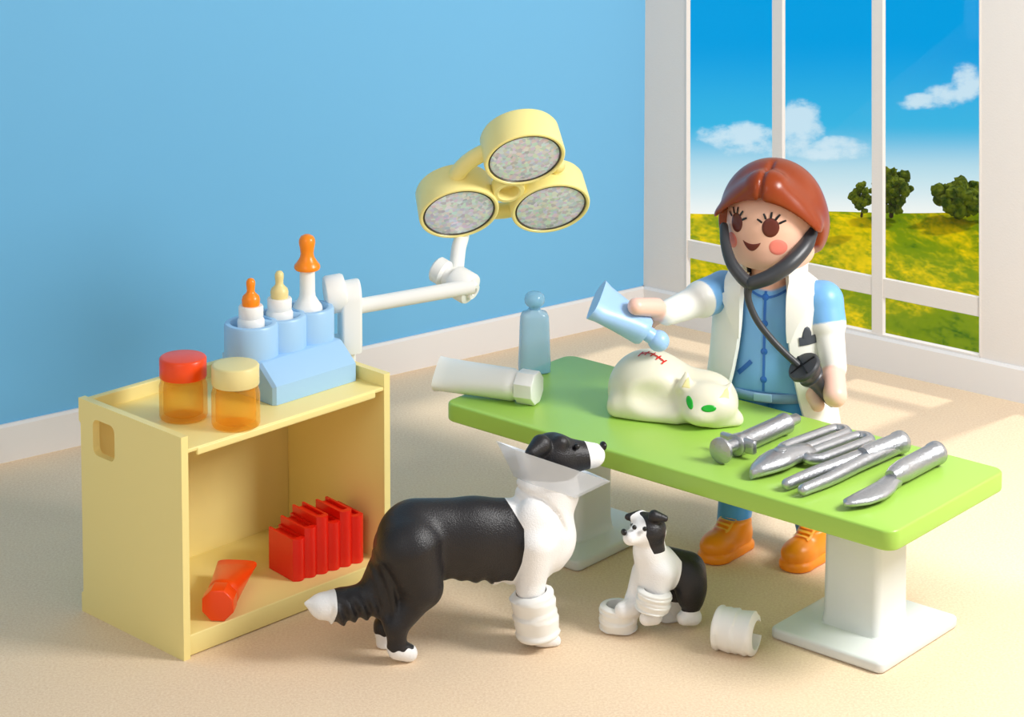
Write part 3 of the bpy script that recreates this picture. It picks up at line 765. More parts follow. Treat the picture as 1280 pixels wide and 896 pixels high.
for ang in (-66, 166, 47):
    a = math.radians(ang); c = LC+(e1*math.cos(a)+e2*math.sin(a))*LR
    bm = bmesh.new(); lathe(bm, [(.001, -.148), (.150, -.148), (.163, -.143), (.169, -.132), (.173, -.01), (.171, -.003), (.166, 0), (.158, -.001), (.155, -.006), (.154, -.013), (.001, -.013)], 64, lm, LP(c)); h = obj('lamp_head', bm, 'pale_yellow', lamp, True, 35)
    bm = bmesh.new(); 
    rr = [[lm @ Vector((r*math.cos(2*PI*i/64), r*math.sin(2*PI*i/64), z))+LP(c) for i in range(64)] for r, z in ((.1485, -.0125), (.1535, -.009), (.1535, -.004), (.1500, -.003), (.1480, -.006), (.1485, -.0125))]
    rings(bm, rr, False, False); obj('lens_rim', bm, 'lens_rim', h, True, 60)
    bm = bmesh.new(); lathe(bm, [(.1475, -.012), (.1475, -.008), (.10, -.0055), (.001, -.004)], 64, lm, LP(c)); obj('reflector', bm, 'glitter', h, True, 60)

# ------------------------------------------------------------------ bandage cuffs
def cuff(root, r, L, thick=.016, gap=0.0, seed=0, m='white', axis='z'):
    """wrapped bandage: a ring (open along `gap` radians) with overlapping folds, centred on the root, axis z or x"""
    bm = bmesh.new(); na, nz = 72, 26; rnd = random.Random(seed); ph = rnd.uniform(0, 6)
    def pt(a, z, rr): return Vector((rr*math.cos(a), rr*math.sin(a), z)) if axis == 'z' else Vector((z, rr*math.cos(a), rr*math.sin(a)))
    def outer(a, z):
        t = z/L
        f1 = ((t*2.6+.22*math.sin(a+ph)+2) % 1.0); f2 = ((t*2.1-.30*math.sin(a+ph+1.3)+2) % 1.0)
        e = max(abs(t)*2-.86, 0)/.14
        return r - .03*r + .15*r*max(f1*(1 if f1 < .9 else (1-f1)*10), .8*f2*(1 if f2 < .9 else (1-f2)*10)) - thick*.9*e*e
    a0, a1 = gap/2, 2*PI-gap/2; grid = []
    na1 = na+1 if gap else na
    angs = [a0+(a1-a0)*i/na for i in range(na1)]
    zs = [L*(-.5+j/nz) for j in range(nz+1)]
    O = [[bm.verts.new(pt(a, z, outer(a, z))) for a in angs] for z in zs]; I = [[bm.verts.new(pt(a, z, r-thick)) for a in angs] for z in zs]
    def q(i): return (i+1) % len(angs)
    rng = range(len(angs)-1) if gap else range(len(angs))
    for j in range(nz):
        for i in rng:
            bm.faces.new((O[j][i], O[j][q(i)], O[j+1][q(i)], O[j+1][i])); bm.faces.new((I[j][i], I[j+1][i], I[j+1][q(i)], I[j][q(i)]))
        if gap:
            bm.faces.new((O[j][0], O[j+1][0], I[j+1][0], I[j][0])); bm.faces.new((O[j][-1], I[j][-1], I[j+1][-1], O[j+1][-1]))
    for i in rng:
        bm.faces.new((O[0][i], I[0][i], I[0][q(i)], O[0][q(i)])); bm.faces.new((O[nz][i], O[nz][q(i)], I[nz][q(i)], I[nz][i]))
    return obj('bandage_cuff', bm, m, root, True, 60)

# ================================================================== COLLIE
ga, gb = onz(506, 828), onz(690, 806)
DS = Side((ga+gb)/2+Vector((0, .085, 0)), head_of(ga, gb), 322)
p = DS.p; k = DS.k
def wob(P, f, a, ax=0): return a*np.sin(P[..., ax]*f)
def dog_field(P):
    F = Field(P); Fs = Field(P*np.array([1, 1.3, 1]))
    def s3(c): return (c[0], c[1]*1.3, c[2])
    d = Fs.cap(s3(p(518, 670)), s3(p(590, 670)), 46*k, 47*k)
    d = smin(d, Fs.cap(s3(p(590, 670)), s3(p(672, 672)), 47*k, 49*k), .03)
    d = smin(d, Fs.cap(s3(p(560, 690)), s3(p(650, 692)), 32*k, 38*k), .03)          # belly coat
    z = P[..., 2]
    low = np.clip((p(600, 700)[2]-z)/.08, 0, 1)
    d = d + low*(.006*np.sin(P[..., 0]*95)+.004*np.sin(P[..., 0]*61+1))             # fringe along the belly
    F.add(d)
    for t, dx in ((-.075, 0), (.075, -14)):                                           # hind legs
        F.add(F.cap(p(512+dx*.3, 684, t*.8), p(527+dx*.6, 732, t), 41*k, 27*k), .03)
        F.add(F.cap(p(529+dx*.6, 738, t), p(495+dx, 784, t), 20*k, 13.5*k), .02)
        F.add(F.cap(p(496+dx, 780, t), p(496+dx, 806, t), 14*k, 11.5*k), .015)
        F.add(F.cap(p(497+dx, 811, t), p(511+dx, 816, t), 13*k, 11*k), .012)
    d = F.cap(p(484, 715), p(465, 748), 26*k, 21*k); d = smin(d, F.cap(p(465, 748), p(425, 757), 21*k, 20*k), .02)
    d = smin(d, F.cap(p(425, 757), p(402, 757), 20*k, 15*k), .02); d = smin(d, F.cap(p(402, 757), p(384, 754), 15*k, 4*k), .02)
    d = d + .009*np.sin((P[..., 0]*.9+P[..., 2]*.35)*150)*np.clip((p(455, 750)[2]+.05-z)/.05, 0, 1)*(P[..., 0] > p(412, 750)[0])
    F.add(d, .03)
    F.add(F.cap(p(488, 700, -.03), p(491, 772, -.055), 22*k, 11*k)+.008*np.sin(P[..., 0]*150+P[..., 2]*38+1.5*np.sin(P[..., 2]*17)), .025)   # feathering behind the thigh
    F.add(F.cap(p(676, 655), p(690, 612), 39*k, 31*k), .02)                          # chest and neck
    F.add(F.ell(p(690, 655), (20*k, .085, 42*k)), .03)
    F.add(F.cap(p(668, 610), p(700, 616), 24*k, 22*k), .03)
    for t in (-.085, .085):                                                            # shoulders and fore legs
        F.add(F.ell(p(671, 664, t*.7), (33*k, .075, 46*k)), .004)
        F.add(F.cap(p(669, 680, t), p(663, 735, t), 26*k, 17*k), .02)
        F.add(F.cap(p(663, 735, t), p(673, 788, t), 16*k, 13*k), .02)
        F.add(F.cap(p(676, 796, t), p(693, 801, t), 12.5*k, 8.5*k), .012)
    F.add(F.cap(p(690, 612), p(694, 575), 29*k, 25*k), .03)
    F.add(F.ell(p(690, 567), (28*k, .085, 26*k)), .02)                                # skull
    F.add(F.cap(p(705, 570), p(741, 569), 23*k, 15.5*k), .02)                         # muzzle
    for t in (-.062, .062):
        F.add(F.cap(p(676, 556, t), p(664, 566, t*1.5), 13*k, 8*k), .012); F.add(F.ell(p(700, 553, t*.7), (11*k, .03, 9*k)), .015)
    # seam between the shoulder piece and the neck
    sm = [p(a, b, -.07) for a, b in ((634, 617), (655, 618), (678, 625), (694, 640), (704, 662))]; dd = np.full(F.d.shape, 9.0)
    for a, b in zip(sm[:-1], sm[1:]):
        a, b = np.array([a[0], a[2]]), np.array([b[0], b[2]]); ab = b-a; w = P[..., [0, 2]]-a; h = np.clip((w @ ab)/(ab @ ab), 0, 1)
        dd = np.minimum(dd, np.sqrt(((w-h[..., None]*ab)**2).sum(-1)))
    F.d = F.d + .013*np.exp(-(dd/.008)**2)
    return smax(F.d, -P[..., 2], .008)
edge_w = [p(a, b, -.10) for a, b in ((643, 735), (650, 700), (654, 660), (640, 634))]+[p(624, 616, 0)]
xs_w = np.array([q[2] for q in edge_w]); ss_w = np.array([q[0] for q in edge_w])
def dog_pattern(v):                                   # above zero: black fur
    s, t, z = v[:, 0], v[:, 1], v[:, 2]; mn, mx = np.minimum, np.maximum
    blk = np.interp(z, xs_w, ss_w)-s
    blk = np.where(s > p(612, 700)[0], mn(blk, z-p(640, 731, -.1)[2]), blk)
    paw = mn(mn(p(540, 800)[0]-s, p(497, 798)[2]+.004*np.sin(s*160)-z), s-p(470, 800)[0])
    tip = p(417, 757)[0]+(z-p(417, 757)[2])*.10-s
    hd = mn(mn(z-p(690, 592)[2], p(733, 570)[0]+(z-p(733, 570)[2])*-.12-s), s-p(640, 560)[0])
    return mx(mn(mn(blk, -paw), -tip), hd)
dog = body_obj('dog', dog_field, (-.72, -.30, -.02), (.62, .30, .93), .0082, 'painted_fur', None, pattern=dog_pattern)
dog.location = DS.P; dog.rotation_euler = (0, 0, DS.a)
tag(dog, 'black and white toy collie standing in a clear cone beside the cabinet', 'dog')
bm = bmesh.new(); c = p(754, 557); add = bmesh.ops.create_uvsphere(bm, u_segments=20, v_segments=12, radius=.017)
for v in add['verts']: v.co = Vector((v.co.x*.8+c[0], v.co.y*1.2, v.co.z+c[2]))
obj('nose', bm, 'black', dog, True, 180)
for sg in (-1, 1):
    bm = bmesh.new(); c = p(721, 558, sg*.055); add = bmesh.ops.create_uvsphere(bm, u_segments=16, v_segments=10, radius=.012)
    for v in add['verts']: v.co = v.co+Vector(c)
    obj('eye', bm, 'black', dog, True, 180)
# clear cone worn by the collie
cone = thing('cone_collar', 'frosted clear plastic cone around the head of the standing collie', 'pet cone', DS.P, DS.a)
bm = bmesh.new(); S = 44
def cone_ring(a, b, hw, inset=0.0):
    a, b = Vector(a), Vector(b); c = (a+b)/2; ex = (b-a); L = ex.length/2-inset; ex.normalize()
    return [c+ex*x+Vector((0, y, 0)) for x, y in rrect(L, hw-inset, .034, 8)]
top = (p(631, 556, 0), p(751, 596, 0)); bot = (p(648, 598, 0), p(714, 619, 0))
def lean(r): return [Vector((q.x, q.y, q.z-.22*q.y)) for q in r]
levels = [0, .35, .7, .95, 1.0]
o_, i_ = [], []
for f_ in levels:
    g_ = f_ if f_ < .96 else 1.0
    o_.append(lean([a.lerp(b, f_) for a, b in zip(cone_ring(*bot, .098), cone_ring(*top, .150))]))
    i_.append(lean([a.lerp(b, f_) for a, b in zip(cone_ring(*bot, .098, .009), cone_ring(*top, .150, .009))]))
rings(bm, o_+i_[::-1]+[o_[0]], False, False)
bmesh.ops.remove_doubles(bm, verts=bm.verts, dist=1e-5)
obj('cone_shell', bm, 'frosted', cone, True, 50)
ax = Vector(DS.p(674, 795, -.085))-Vector(DS.p(663, 738, -.085))
w = DS.P+DS.h*p(669, 767, -.085)[0]+DS.n*-.085+Vector((0, 0, p(669, 767, -.085)[2]))
t = thing('bandage', 'thick white bandage around the front leg of the standing collie', 'bandage', w, group='bandages', rot=(0, -.17, DS.a)); cuff(t, .080, .185, .02, 0, 3)

# ================================================================== PUPPY
ga, gb = onz(772, 800), onz(864, 782)
PS = Side((ga+gb)/2+Vector((0, .02, 0)), head_of(ga, gb), 322); pp = PS.p
def pup_field(P):
    F = Field(P); p = pp
    F.add(F.cap(p(832, 706), p(858, 714), 23*k, 25*k))                               # back and rump
    for t, o in ((-.055, 0), (.055, -22)):
        F.add(F.ell(p(864+o*.5, 733, t), (21*k, .05, 33*k)), .02)
        F.add(F.cap(p(866+o, 752, t), p(862+o, 768, t), 11*k, 9*k), .015)
        F.add(F.cap(p(867+o, 771, t), p(855+o, 772, t), 10.5*k, 9.5*k), .01)
    F.add(F.cap(p(820, 716), p(812, 688), 27*k, 20*k), .02)                          # chest, neck
    F.add(F.cap(p(812, 690), p(811, 668), 19*k, 17*k), .02)
    F.add(F.ell(p(810, 662), (23*k, .072, 21*k)), .015)                              # head
    F.add(F.cap(p(802, 667, -.015), p(788, 672, -.025), 14*k, 9.5*k), .015)
    for (a, b, t0, t1) in (((801, 645), (785, 646), .03, .045), ((818, 645), (831, 648), -.045, -.065)):
        F.add(F.cap(p(*a, t0), p(*b, t1), 8*k, 4.5*k), .008)
    F.add(F.cap(p(804, 716, .045), p(791, 748, .045), 15*k, 9.5*k), .02)             # far-left fore leg
    F.add(F.cap(p(791, 748, .045), p(788, 775, .03), 9.5*k, 9*k), .012)
    F.add(F.cap(p(797, 756, .03), p(779, 763, .01), 14*k, 11*k), .01)
    F.add(F.cap(p(828, 716, -.05), p(820, 745, -.05), 16*k, 11*k), .02)
    F.add(F.cap(p(820, 745, -.05), p(817, 768, -.05), 11*k, 9.5*k), .012)
    F.add(F.cap(p(818, 771, -.05), p(808, 773, -.05), 10*k, 9*k), .01)
    return smax(F.d, -P[..., 2], .008)
def pup_pattern(v):
    s, t, z = v[:, 0], v[:, 1], v[:, 2]; p = pp; mn = lambda *a: np.minimum.reduce(a); mx = lambda *a: np.maximum.reduce(a)
    sx = lambda x: p(x, 700)[0]; zy = lambda y: p(815, y)[2]
    blk = mn(s-np.interp(z, [zy(770), zy(735), zy(700), zy(680)], [sx(832), sx(834), sx(843), sx(832)]), zy(680)-z, z-zy(762))
    hd = z-zy(684)
    near = mn(hd, s-np.interp(z, [zy(684), zy(660), zy(640)], [sx(808), sx(798), sx(802)]), sx(824)+np.clip(z-zy(660), 0, 1)*2-s, .02-t)
    ears = mn(z-zy(655), mx(mn(sx(792)-s, t-.004), s-sx(815)))
    far = mn(hd, t-.03, s-sx(790))
    return mx(blk, near, ears, far)
pup = body_obj('puppy', pup_field, (-.28, -.17, -.02), (.32, .17, .56), .0062, 'painted_fur', None, pattern=pup_pattern)
pup.location = PS.P; pup.rotation_euler = (0, 0, PS.a)
tag(pup, 'small black and white toy puppy between the collie and the vet', 'dog')
def dot(name, c, r, m, root, sc=(1, 1, 1)):
    bm = bmesh.new()
    for v in bmesh.ops.create_uvsphere(bm, u_segments=18, v_segments=12, radius=r)['verts']: v.co = Vector((v.co.x*sc[0]+c[0], v.co.y*sc[1]+c[1], v.co.z*sc[2]+c[2]))
    return obj(name, bm, m, root, True, 180)
dot('nose', pp(780, 665, -.03), .014, 'black', pup, (.8, 1.1, .9))
pbv = bvh_of(pup)
for (x, y, t) in ((793, 659, -.038), (806, 661, -.064)): dot('eye', pp(x, y, t), .009, 'black', pup)
t = thing('bandage', 'white bandage ring on the floor around the paw of the puppy', 'bandage', PS.P+PS.h*pp(774, 784, 0)[0]+Vector((0, 0, .058)), 0, 'bandages')
t.location = onz(774, 797)+Vector((0, .075, .052)); cuff(t, .069, .10, .022, 0, 5)
w = PS.P+PS.h*pp(817, 750, -.05)[0]+PS.n*-.05+Vector((0, 0, pp(817, 750, -.05)[2]))
t = thing('bandage', 'white bandage cuff raised on the fore leg of the puppy', 'bandage', w, group='bandages', rot=(.05, .12, PS.a)); cuff(t, .064, .082, .022, 0, 9)
a, b = onz(895, 822), onz(950, 825)
t = thing('bandage', 'loose white bandage cuff lying open on the floor by the table foot', 'bandage', (a+b)/2+Vector((0, .07, .079)), head_of(a, b)-.32, 'bandages'); cuff(t, .078, .165, .022, 1.1, 12, axis='x')
t.rotation_euler = (.15, 0, head_of(a, b)-.32)

# ================================================================== THE VET
DY, DYAW = 9.92, math.radians(-20)
D0 = Vector((1.21, DY, 0))
DR = Matrix.Rotation(DYAW, 3, 'Z'); DRI = DR.transposed()
def dl(w): return DRI @ (Vector(w)-D0)                 # world -> figure frame
def dq(px, py, Y): return tuple(dl(ony(px, py, Y)))
HC = Vector((0, -.005, 1.375))                          # head centre
SHR, SHL = (-.205, 0, 1.055), (.225, -.005, 1.055)
WR, WL = dq(834, 391, 9.74), dq(1043, 460, 9.74)        # wrists
HRt, HLf = dq(806, 388, 9.70), dq(1041, 487, 9.70)
def tcoat(z): return np.interp(z, [.50, .70, .85, 1.0, 1.08, 1.14], [.200, .190, .190, .185, .165, .11]), np.interp(z, [.50, .70, .85, 1.0, 1.08, 1.14], [.125, .125, .120, .118, .105, .085])
def hand_field(P):
    F = Field(P)
    # right hand grips the tube: upper jaw over it, lower jaw below; left hand round the stethoscope
    F.add(F.cap(WR, dq(819, 389, 9.725), .040, .040), .02)
    F.add(F.cap(dq(820, 384, 9.69), dq(795, 383, 9.62), .040, .036), .015)
    F.add(F.cap(dq(822, 394, 9.76), dq(812, 402, 9.77), .036, .03), .012)
    F.add(F.cap(dq(812, 402, 9.77), dq(792, 404, 9.76), .03, .025), .012)
    F.add(F.cap(WL, dq(1040, 476, 9.72), .046, .046), .02)
    F.add(F.cap(dq(1042, 474, 9.69), dq(1044, 494, 9.63), .050, .050), .02)
    F.add(F.cap(dq(1033, 476, 9.77), dq(1018, 494, 9.74), .040, .034), .015)
    F.add(F.cap(dq(1018, 494, 9.74), dq(1022, 506, 9.70), .034, .030), .015)
    return F.d
def vet_field(P):
    F = Field(P)
    z = P[..., 2]
    a, b = tcoat(np.clip(z, .5, 1.14))
    d = (np.sqrt((P[..., 0]/a)**2+(P[..., 1]/b)**2)-1)*np.minimum(a, b)
    d = smax(smax(d, z-1.14, .05), .66-z, .02); F.add(d)
    for s, q in ((-1, (914, 688)), (1, (1015, 698))):
        g = dl(onz(*q)); F.add(F.cap((g.x, g.y+.03, .10), (s*.098, .0, .56), .070, .095), .01); F.add(F.cap((s*.098, .0, .56), (s*.098, .0, .66), .095, .095), .03)
    F.add(F.cap((0, 0, 1.08), (0, 0, 1.25), .085, .085), .01)
    # head: full round with a flattened chin
    q = (P-np.array(HC)); hz = q[..., 2]
    r = np.interp(hz, [-.21, -.15, -.08, 0, .1], [.155, .178, .188, .190, .180])
    d = np.sqrt((q[..., 0])**2+(q[..., 1])**2)-r; F.add(smax(smax(d*.95, -.185-hz, .07), hz-.165, .12), .006)
    for s, sh, w in ((-1, SHR, WR), (1, SHL, WL)):
        sh, w = Vector(sh), Vector(w)
        F.add(F.cap((s*.15, 0, 1.06), sh, .075, .082), .03)
        fr = .40 if s < 0 else .34
        m = sh.lerp(w, fr); m2 = sh.lerp(w, fr-.02)
        F.add(F.cap(sh, m, .082, .080), .01)
        F.add(F.cap(m2, w, .070, .052), .003)
    F.add(hand_field(P), .006)
    return F.d
def vet_paint(v):
    x, y, z = v.T; c = np.tile(np.array(lin(116, 176, 230)), (len(v), 1)); st = lambda q, w: np.clip(q/w+.5, 0, 1)[:, None]
    def over(c, m, col): return c*(1-m)+np.array(lin(*col))*m
    c = over(c, st(z-1.155, .006), (236, 186, 160)); c = over(c, st(.66-z, .006), (70, 152, 214))
    c = over(c, st(z-1.10, .006)*st(.098-np.hypot(x, y), .006), (236, 186, 160))
    for sh, w in ((SHR, WR), (SHL, WL)):
        sh, w = np.array(sh), np.array(w); ab = w-sh; t = ((v-sh) @ ab)/(ab @ ab); dist = np.linalg.norm(v-sh-np.clip(t, 0, 1.5)[:, None]*ab, axis=1)
        arm = ((dist < .10) & (np.abs(x) > .13))[:, None]
        c = over(c, arm*st((t-(.40 if sh[0] < 0 else .34))*np.linalg.norm(ab), .006), (240, 240, 234))
    return over(c, st(.004-hand_field(v), .005), (240, 196, 178))
vet = body_obj('person', vet_field, (-.72, -.56, .06), (.42, .22, 1.60), .0072, 'painted', None, vet_paint)
vet.location = D0; vet.rotation_euler = (0, 0, DYAW)
tag(vet, 'toy figure of a vet in white coat and blue shirt standing behind the green table', 'person')
vbv = bvh_of(vet)
# hair: smooth cap with parted fringe
def hair_field(P):
    F = Field(P); c = Vector((0, .02, 1.40))
    F.add(F.ell(c, (.225, .222, .238)))
    F.add(F.ell((0, .05, 1.34), (.220, .20, .17)), .06)
    F.add(F.cap((-.02, -.150, 1.545), (-.175, -.100, 1.40), .072, .050), .05)       # swept fringe, both sides of the parting
    F.add(F.cap((.03, -.150, 1.545), (.18, -.095, 1.39), .078, .052), .05)
    F.add(F.cap((.02, .24, 1.22), (.04, .27, 1.10), .045, .03), .02)
    x, y, z = P[..., 0], P[..., 1], P[..., 2]
    arch = 1.512-2.6*(x+.03)**2+.10*x
    d = smax(F.d, -smax(z-arch, y+.035, .02), .015)                                  # opening for the face
    d = smax(d, 1.215-z+np.clip(.10-y, 0, .2)*.55, .02)
    d = d + .014*np.exp(-((x-.0+.05*(1.56-z))/.010)**2)*np.clip((.02-y)/.05, 0, 1)*np.clip((z-1.46)/.05, 0, 1)        # parting
    for (a, b) in (((-.10, -.235, 1.50), (-.17, -.17, 1.43)), ((-.06, -.245, 1.53), (-.13, -.215, 1.46))):
        d = smax(d, -F.cap(a, b, .011, .005), .015)
    return d
hair = body_obj('hair', hair_field, (-.27, -.28, 1.02), (.27, .34, 1.68), .0078, 'hair', vet)
fd = Vector((0, 1, 0)); AX, BZ = Vector((1, 0, 0)), Vector((0, 0, 1))
HT = Matrix.Rotation(math.radians(-13), 3, 'Z'); HX, HD = HT @ AX, HT @ fd      # the face looks a little further round than the chest
def face(build, name, m): return child_decal(name, m, vet, build)
for s in (-1, 1):
    ex, ez = s*.078, 1.396
    face(lambda bm: decal_blob(bm, vbv, ellipse(ex, ez, .033, .040), ex, ez, HX, BZ, (0, 0, 0), HD, .004), 'eye', 'eye_brown')
    def lashes(bm):
        for a in (150, 118, 88, 58, 28):
            q = math.radians(a); r0, r1 = .036, .062
            decal_stroke(bm, vbv, [(ex+r0*math.cos(q), ez+r0*1.1*math.sin(q)), (ex+(r0+r1)/2*math.cos(q), ez+(r0+r1)/2*1.1*math.sin(q)), (ex+r1*math.cos(q), ez+r1*1.05*math.sin(q))], [.009, .009, .007], HX, BZ, (0, 0, 0), HD, .005, 3)
    face(lashes, 'eyelashes', 'black')
    face(lambda bm: decal_blob(bm, vbv, ellipse(s*.106, 1.314, .032, .033), s*.106, 1.314, HX, BZ, (0, 0, 0), HD, .003), 'cheek', 'cheek')
mouth = [(-.042+.084*i/14, 1.330-.010*math.sin(PI*i/14)) for i in range(15)] + [(.042-.084*i/14, 1.330-.040*math.sin(PI*i/14)**.8) for i in range(1, 14)]
face(lambda bm: decal_blob(bm, vbv, mouth, 0, 1.308, HX, BZ, (0, 0, 0), HD, .004), 'mouth', 'mouth')
# printed shirt details
def shirt(bm):
    decal_stroke(bm, vbv, [(0, 1.10), (0, .95), (0, .80), (0, .675)], .011, AX, BZ, (0, 0, 0), fd, .003)
    for z in (1.075, .965, .845, .725): decal_blob(bm, vbv, ellipse(0, z, .015, .015, 18), 0, z, AX, BZ, (0, 0, 0), fd, .0045, 2)
    decal_stroke(bm, vbv, [(-.115, .735), (-.085, .765), (-.055, .797)], .019, AX, BZ, (0, 0, 0), fd, .003)
    decal_stroke(bm, vbv, [(-.09, 1.11), (-.045, 1.085), (0, 1.075), (.045, 1.085), (.09, 1.11)], .010, AX, BZ, (0, 0, 0), fd, .003)
face(shirt, 'shirt_buttons', 'print_blue')
def belt(bm):
    n = 48; rs = []
    for z, o in ((.628, .002), (.628, .008), (.668, .008), (.668, .002)):
        a, b = tcoat(z); rs.append([Vector(((a+o)*math.cos(2*PI*i/n), (b+o)*math.sin(2*PI*i/n), z)) for i in range(n)])
    rings(bm, rs+[rs[0]], False, False)
face(belt, 'belt', 'belt')
def buckle(bm): add_box(bm, -.04, .04, -.139, -.128, .632, .668, .006)
face(buckle, 'buckle', 'rack_blue')
def collar_ring(bm):
    n = 40; rs = []
    for r, z in ((.085, 1.10), (.112, 1.112), (.112, 1.13), (.100, 1.135)): rs.append([Vector((r*math.cos(2*PI*i/n), r*.9*math.sin(2*PI*i/n)-.005, z+(.02*math.sin(2*PI*i/n)))) for i in range(n)])
    rings(bm, rs, False, False)
# white coat: open shell with collar and lapels
ZS = [.47, .55, .65, .75, .85, .95, 1.04, 1.10, 1.14, 1.165]
CA_ = [.312, .297, .280, .266, .257, .251, .245, .228, .185, .145]
CB_ = [.175, .172, .166, .160, .155, .150, .146, .138, .122, .110]
XO = [.215, .190, .160, .135, .116, .104, .100, .098, .094, .088]
def coat_at(z, off=0.0):
    return np.interp(z, ZS, CA_)+off, np.interp(z, ZS, CB_)+off
bm = bmesh.new(); rs = []; n = 64
for z in [.47+(1.165-.47)*i/22 for i in range(23)]:
    a, b = coat_at(z); x0 = float(np.interp(z, ZS, XO)); f0 = math.asin(min(x0/a, .99))
    ang = [f0+(2*PI-2*f0)*i/n for i in range(n+1)]
    def pt(q, o): return Vector(((a+o)*math.sin(q), -(b+o)*math.cos(q)*(abs(math.cos(q))**-.15 if abs(math.cos(q)) > .02 else 1), z))
    rs.append([pt(q, 0) for q in ang]+[pt(q, -.020) for q in reversed(ang)])
rings(bm, rs); bmesh.ops.bevel(bm, geom=[e for e in bm.edges if len(e.link_faces) == 2 and e.calc_face_angle(0) > 1.0], offset=.006, segments=2, affect='EDGES')
coat = obj('coat', bm, 'coat_white', vet, True, 40)
cobv = bvh_of(coat)
for s in (-1, 1):
    bm = bmesh.new(); rs = []
    # lapel: widens towards the notch, then folds into the collar
    for z, w, o in ((.90, .004, .004), (.95, .022, .010), (1.0, .044, .013), (1.045, .064, .015), (1.075, .076, .016), (1.085, .060, .016), (1.10, .062, .017), (1.13, .075, .02), (1.16, .09, .024), (1.185, .085, .020)):
        a, b = coat_at(min(z, 1.165)); x0 = float(np.interp(z, ZS, XO)); f0 = math.asin(min(x0/a, .99)); f1 = f0+w/(b+.06)
        def P2(f, oo): return Vector((s*(a+oo)*math.sin(f), -(b+oo)*math.cos(f)*(abs(math.cos(f))**-.15), z))
        fs = [f0-.04+(f1-f0+.04)*i/6 for i in range(7)]
        rs.append([P2(f, o*1.5) for f in fs]+[P2(f, o*1.5-.014) for f in reversed(fs)])
    rings(bm, rs); obj('lapel', bm, 'coat_white', coat, True, 35)
bm = bmesh.new(); rs = []
for r, z in ((.135, 1.12), (.150, 1.15), (.150, 1.20), (.140, 1.205), (.128, 1.19), (.120, 1.13)):
    rs.append([Vector((r*1.02*math.sin(q), -r*.92*math.cos(q)+.005, z)) for q in [.75+(2*PI-1.5)*i/40 for i in range(41)]])
rings(bm, list(map(list, zip(*rs))), True, True); obj('collar', bm, 'coat_white', coat, True, 40)
def pocket(bm):
    decal_stroke(bm, cobv, [(.118, .905), (.150, .909), (.182, .915), (.214, .922)], .036, AX, BZ, (0, 0, 0), (-.25, 1, 0), .004)
    decal_blob(bm, cobv, [(.129, .915), (.172, .920), (.170, .945), (.162, .963), (.152, .969), (.141, .963), (.133, .942)], .151, .935, AX, BZ, (0, 0, 0), (-.25, 1, 0), .0045)
bm = bmesh.new(); pocket(bm); obj('pocket_print', bm, 'dark_print', coat, True, 180)
# shoes
def shoe(px, py, yaw):
    root = onz(px, py); loc = dl(root); rz = yaw-DYAW; R = Matrix.Rotation(rz, 3, 'Z')
    def fld(P):
        F = Field(P)
        F.add(F.ell((0, -.075, .062), (.070, .10, .058))); F.add(F.ell((0, .045, .07), (.062, .085, .075)), .04)
        F.add(F.cap((0, -.01, .085), (0, .04, .15), .056, .070), .03)
        d = smax(F.d, P[..., 2]-.142, .012)
        sole = Field(P).cap((0, -.10, .018), (0, .07, .018), .074, .064); sole = smax(smax(sole, P[..., 2]-.034, .006), -P[..., 2]+.001, .006)
        return smin(smax(d, -P[..., 2]+.003, .004), sole, .005)
    o = body_obj('shoe', fld, (-.11, -.20, -.01), (.11, .16, .22), .007, 'shoe', vet)
    o.location = loc; o.rotation_euler = (0, 0, rz)
    bv = bvh_of(o); bm = bmesh.new()
    for i in range(4):
        y = -.118+.024*i; decal_stroke(bm, bv, [(-.034, y+.006), (0, y), (.034, y+.006)], .009, (1, 0, 0), (0, 1, 0), (0, 0, .3), (0, .25, -1), .009, 4)
    for sx in (-1, 1): decal_stroke(bm, bv, [(sx*.036, -.125), (sx*.036, -.08), (sx*.038, -.04)], .008, (1, 0, 0), (0, 1, 0), (0, 0, .3), (0, .25, -1), .007, 4)
    obj('laces', bm, 'lace', o, True, 180)
shoe(912, 690, math.radians(-42)); shoe(1013, 700, math.radians(-42))
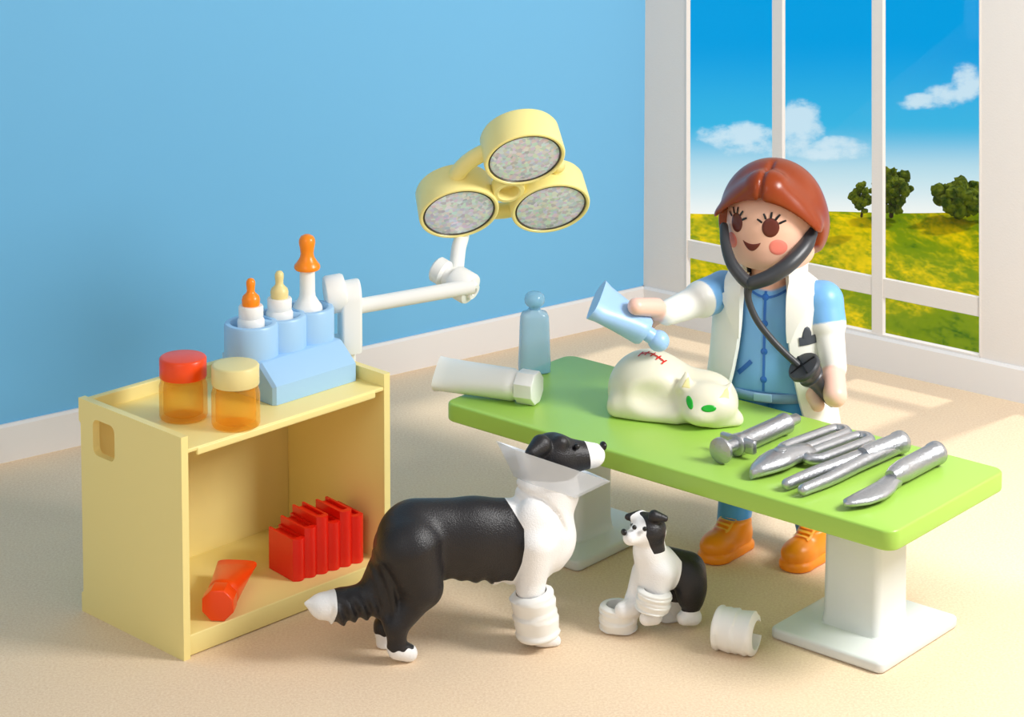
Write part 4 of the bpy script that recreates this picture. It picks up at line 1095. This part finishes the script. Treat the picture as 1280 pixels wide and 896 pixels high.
# ------------------------------------------------------------------ stethoscope
stet_at = Vector((1.15, 9.70, 1.05))
stet = thing('stethoscope', 'dark grey stethoscope around the neck and in the left hand of the vet', 'stethoscope', stet_at)
def SP(px, py, Y): return ony(px, py, Y)-stet_at
bm = bmesh.new(); tube(bm, [SP(905, 283, 9.86), SP(907, 305, 9.80), SP(914, 328, 9.735), SP(926, 345, 9.70), SP(936, 354, 9.685)], [.018, .022, .025, .027, .028], 16, 8, 1.0); obj('ear_tube', bm, 'dark', stet, True, 180)
bm = bmesh.new(); tube(bm, [SP(1014, 291, 9.80), SP(1005, 310, 9.735), SP(985, 331, 9.68), SP(962, 346, 9.665), SP(940, 354, 9.675)], [.028, .033, .034, .032, .029], 16, 8, 1.0); obj('ear_tube', bm, 'dark', stet, True, 180)
bm = bmesh.new(); tube(bm, [SP(937, 352, 9.68), SP(935, 372, 9.68), SP(945, 398, 9.67), (SP(962, 421, 9.66)), SP(981, 441, 9.65), SP(1000, 458, 9.645)], [.022, .015, .0145, .0145, .0145, .015], 16, 8); obj('hose', bm, 'dark', stet, True, 180)
b0, b1 = SP(1003, 456, 9.625), SP(1040, 503, 9.70); bd = (b1-b0); BL = bd.length; bmx = axis_mtx(bd)
bm = bmesh.new(); lathe(bm, [(.048, 0), (.066, .003), (.072, .010), (.072, .022), (.064, .032), (.056, .047), (.051, .064), (.055, .070), (.051, .080), (.044, .084), (.032, .12), (.024, BL-.02), (.018, BL+.01), (.001, BL+.012)], 36, bmx, b0); obj('chest_piece', bm, 'dark', stet, True, 35)
bm = bmesh.new()
for q in (0, PI/2): add_box(bm, -.06, .06, -.003, .003, -.004, .003, mtx=Matrix.Translation(b0) @ bmx.to_4x4() @ Matrix.Rotation(q+.4, 4, 'Z'))
obj('face_ridges', bm, 'black', stet, False)
# ------------------------------------------------------------------ blue tube in the right hand
tb0, tb1 = ony(821, 424, 9.66), ony(752, 378, 9.665)
d = (tb1-tb0).normalized(); up = Vector((.25, -.45, 1.0)); yv = up.cross(d).normalized(); zv = d.cross(yv)
t = thing('squeeze_tube', 'light blue squeeze tube held tilted in the right hand of the vet', 'tube', tb0-zv*.064)
t.rotation_euler = Matrix((d, yv, zv)).transposed().to_euler()
squeeze_tube(t, 'tube_blue', (tb1-tb0).length-.01, .062, .04, .050, .106, False, .045, crimp=.046)
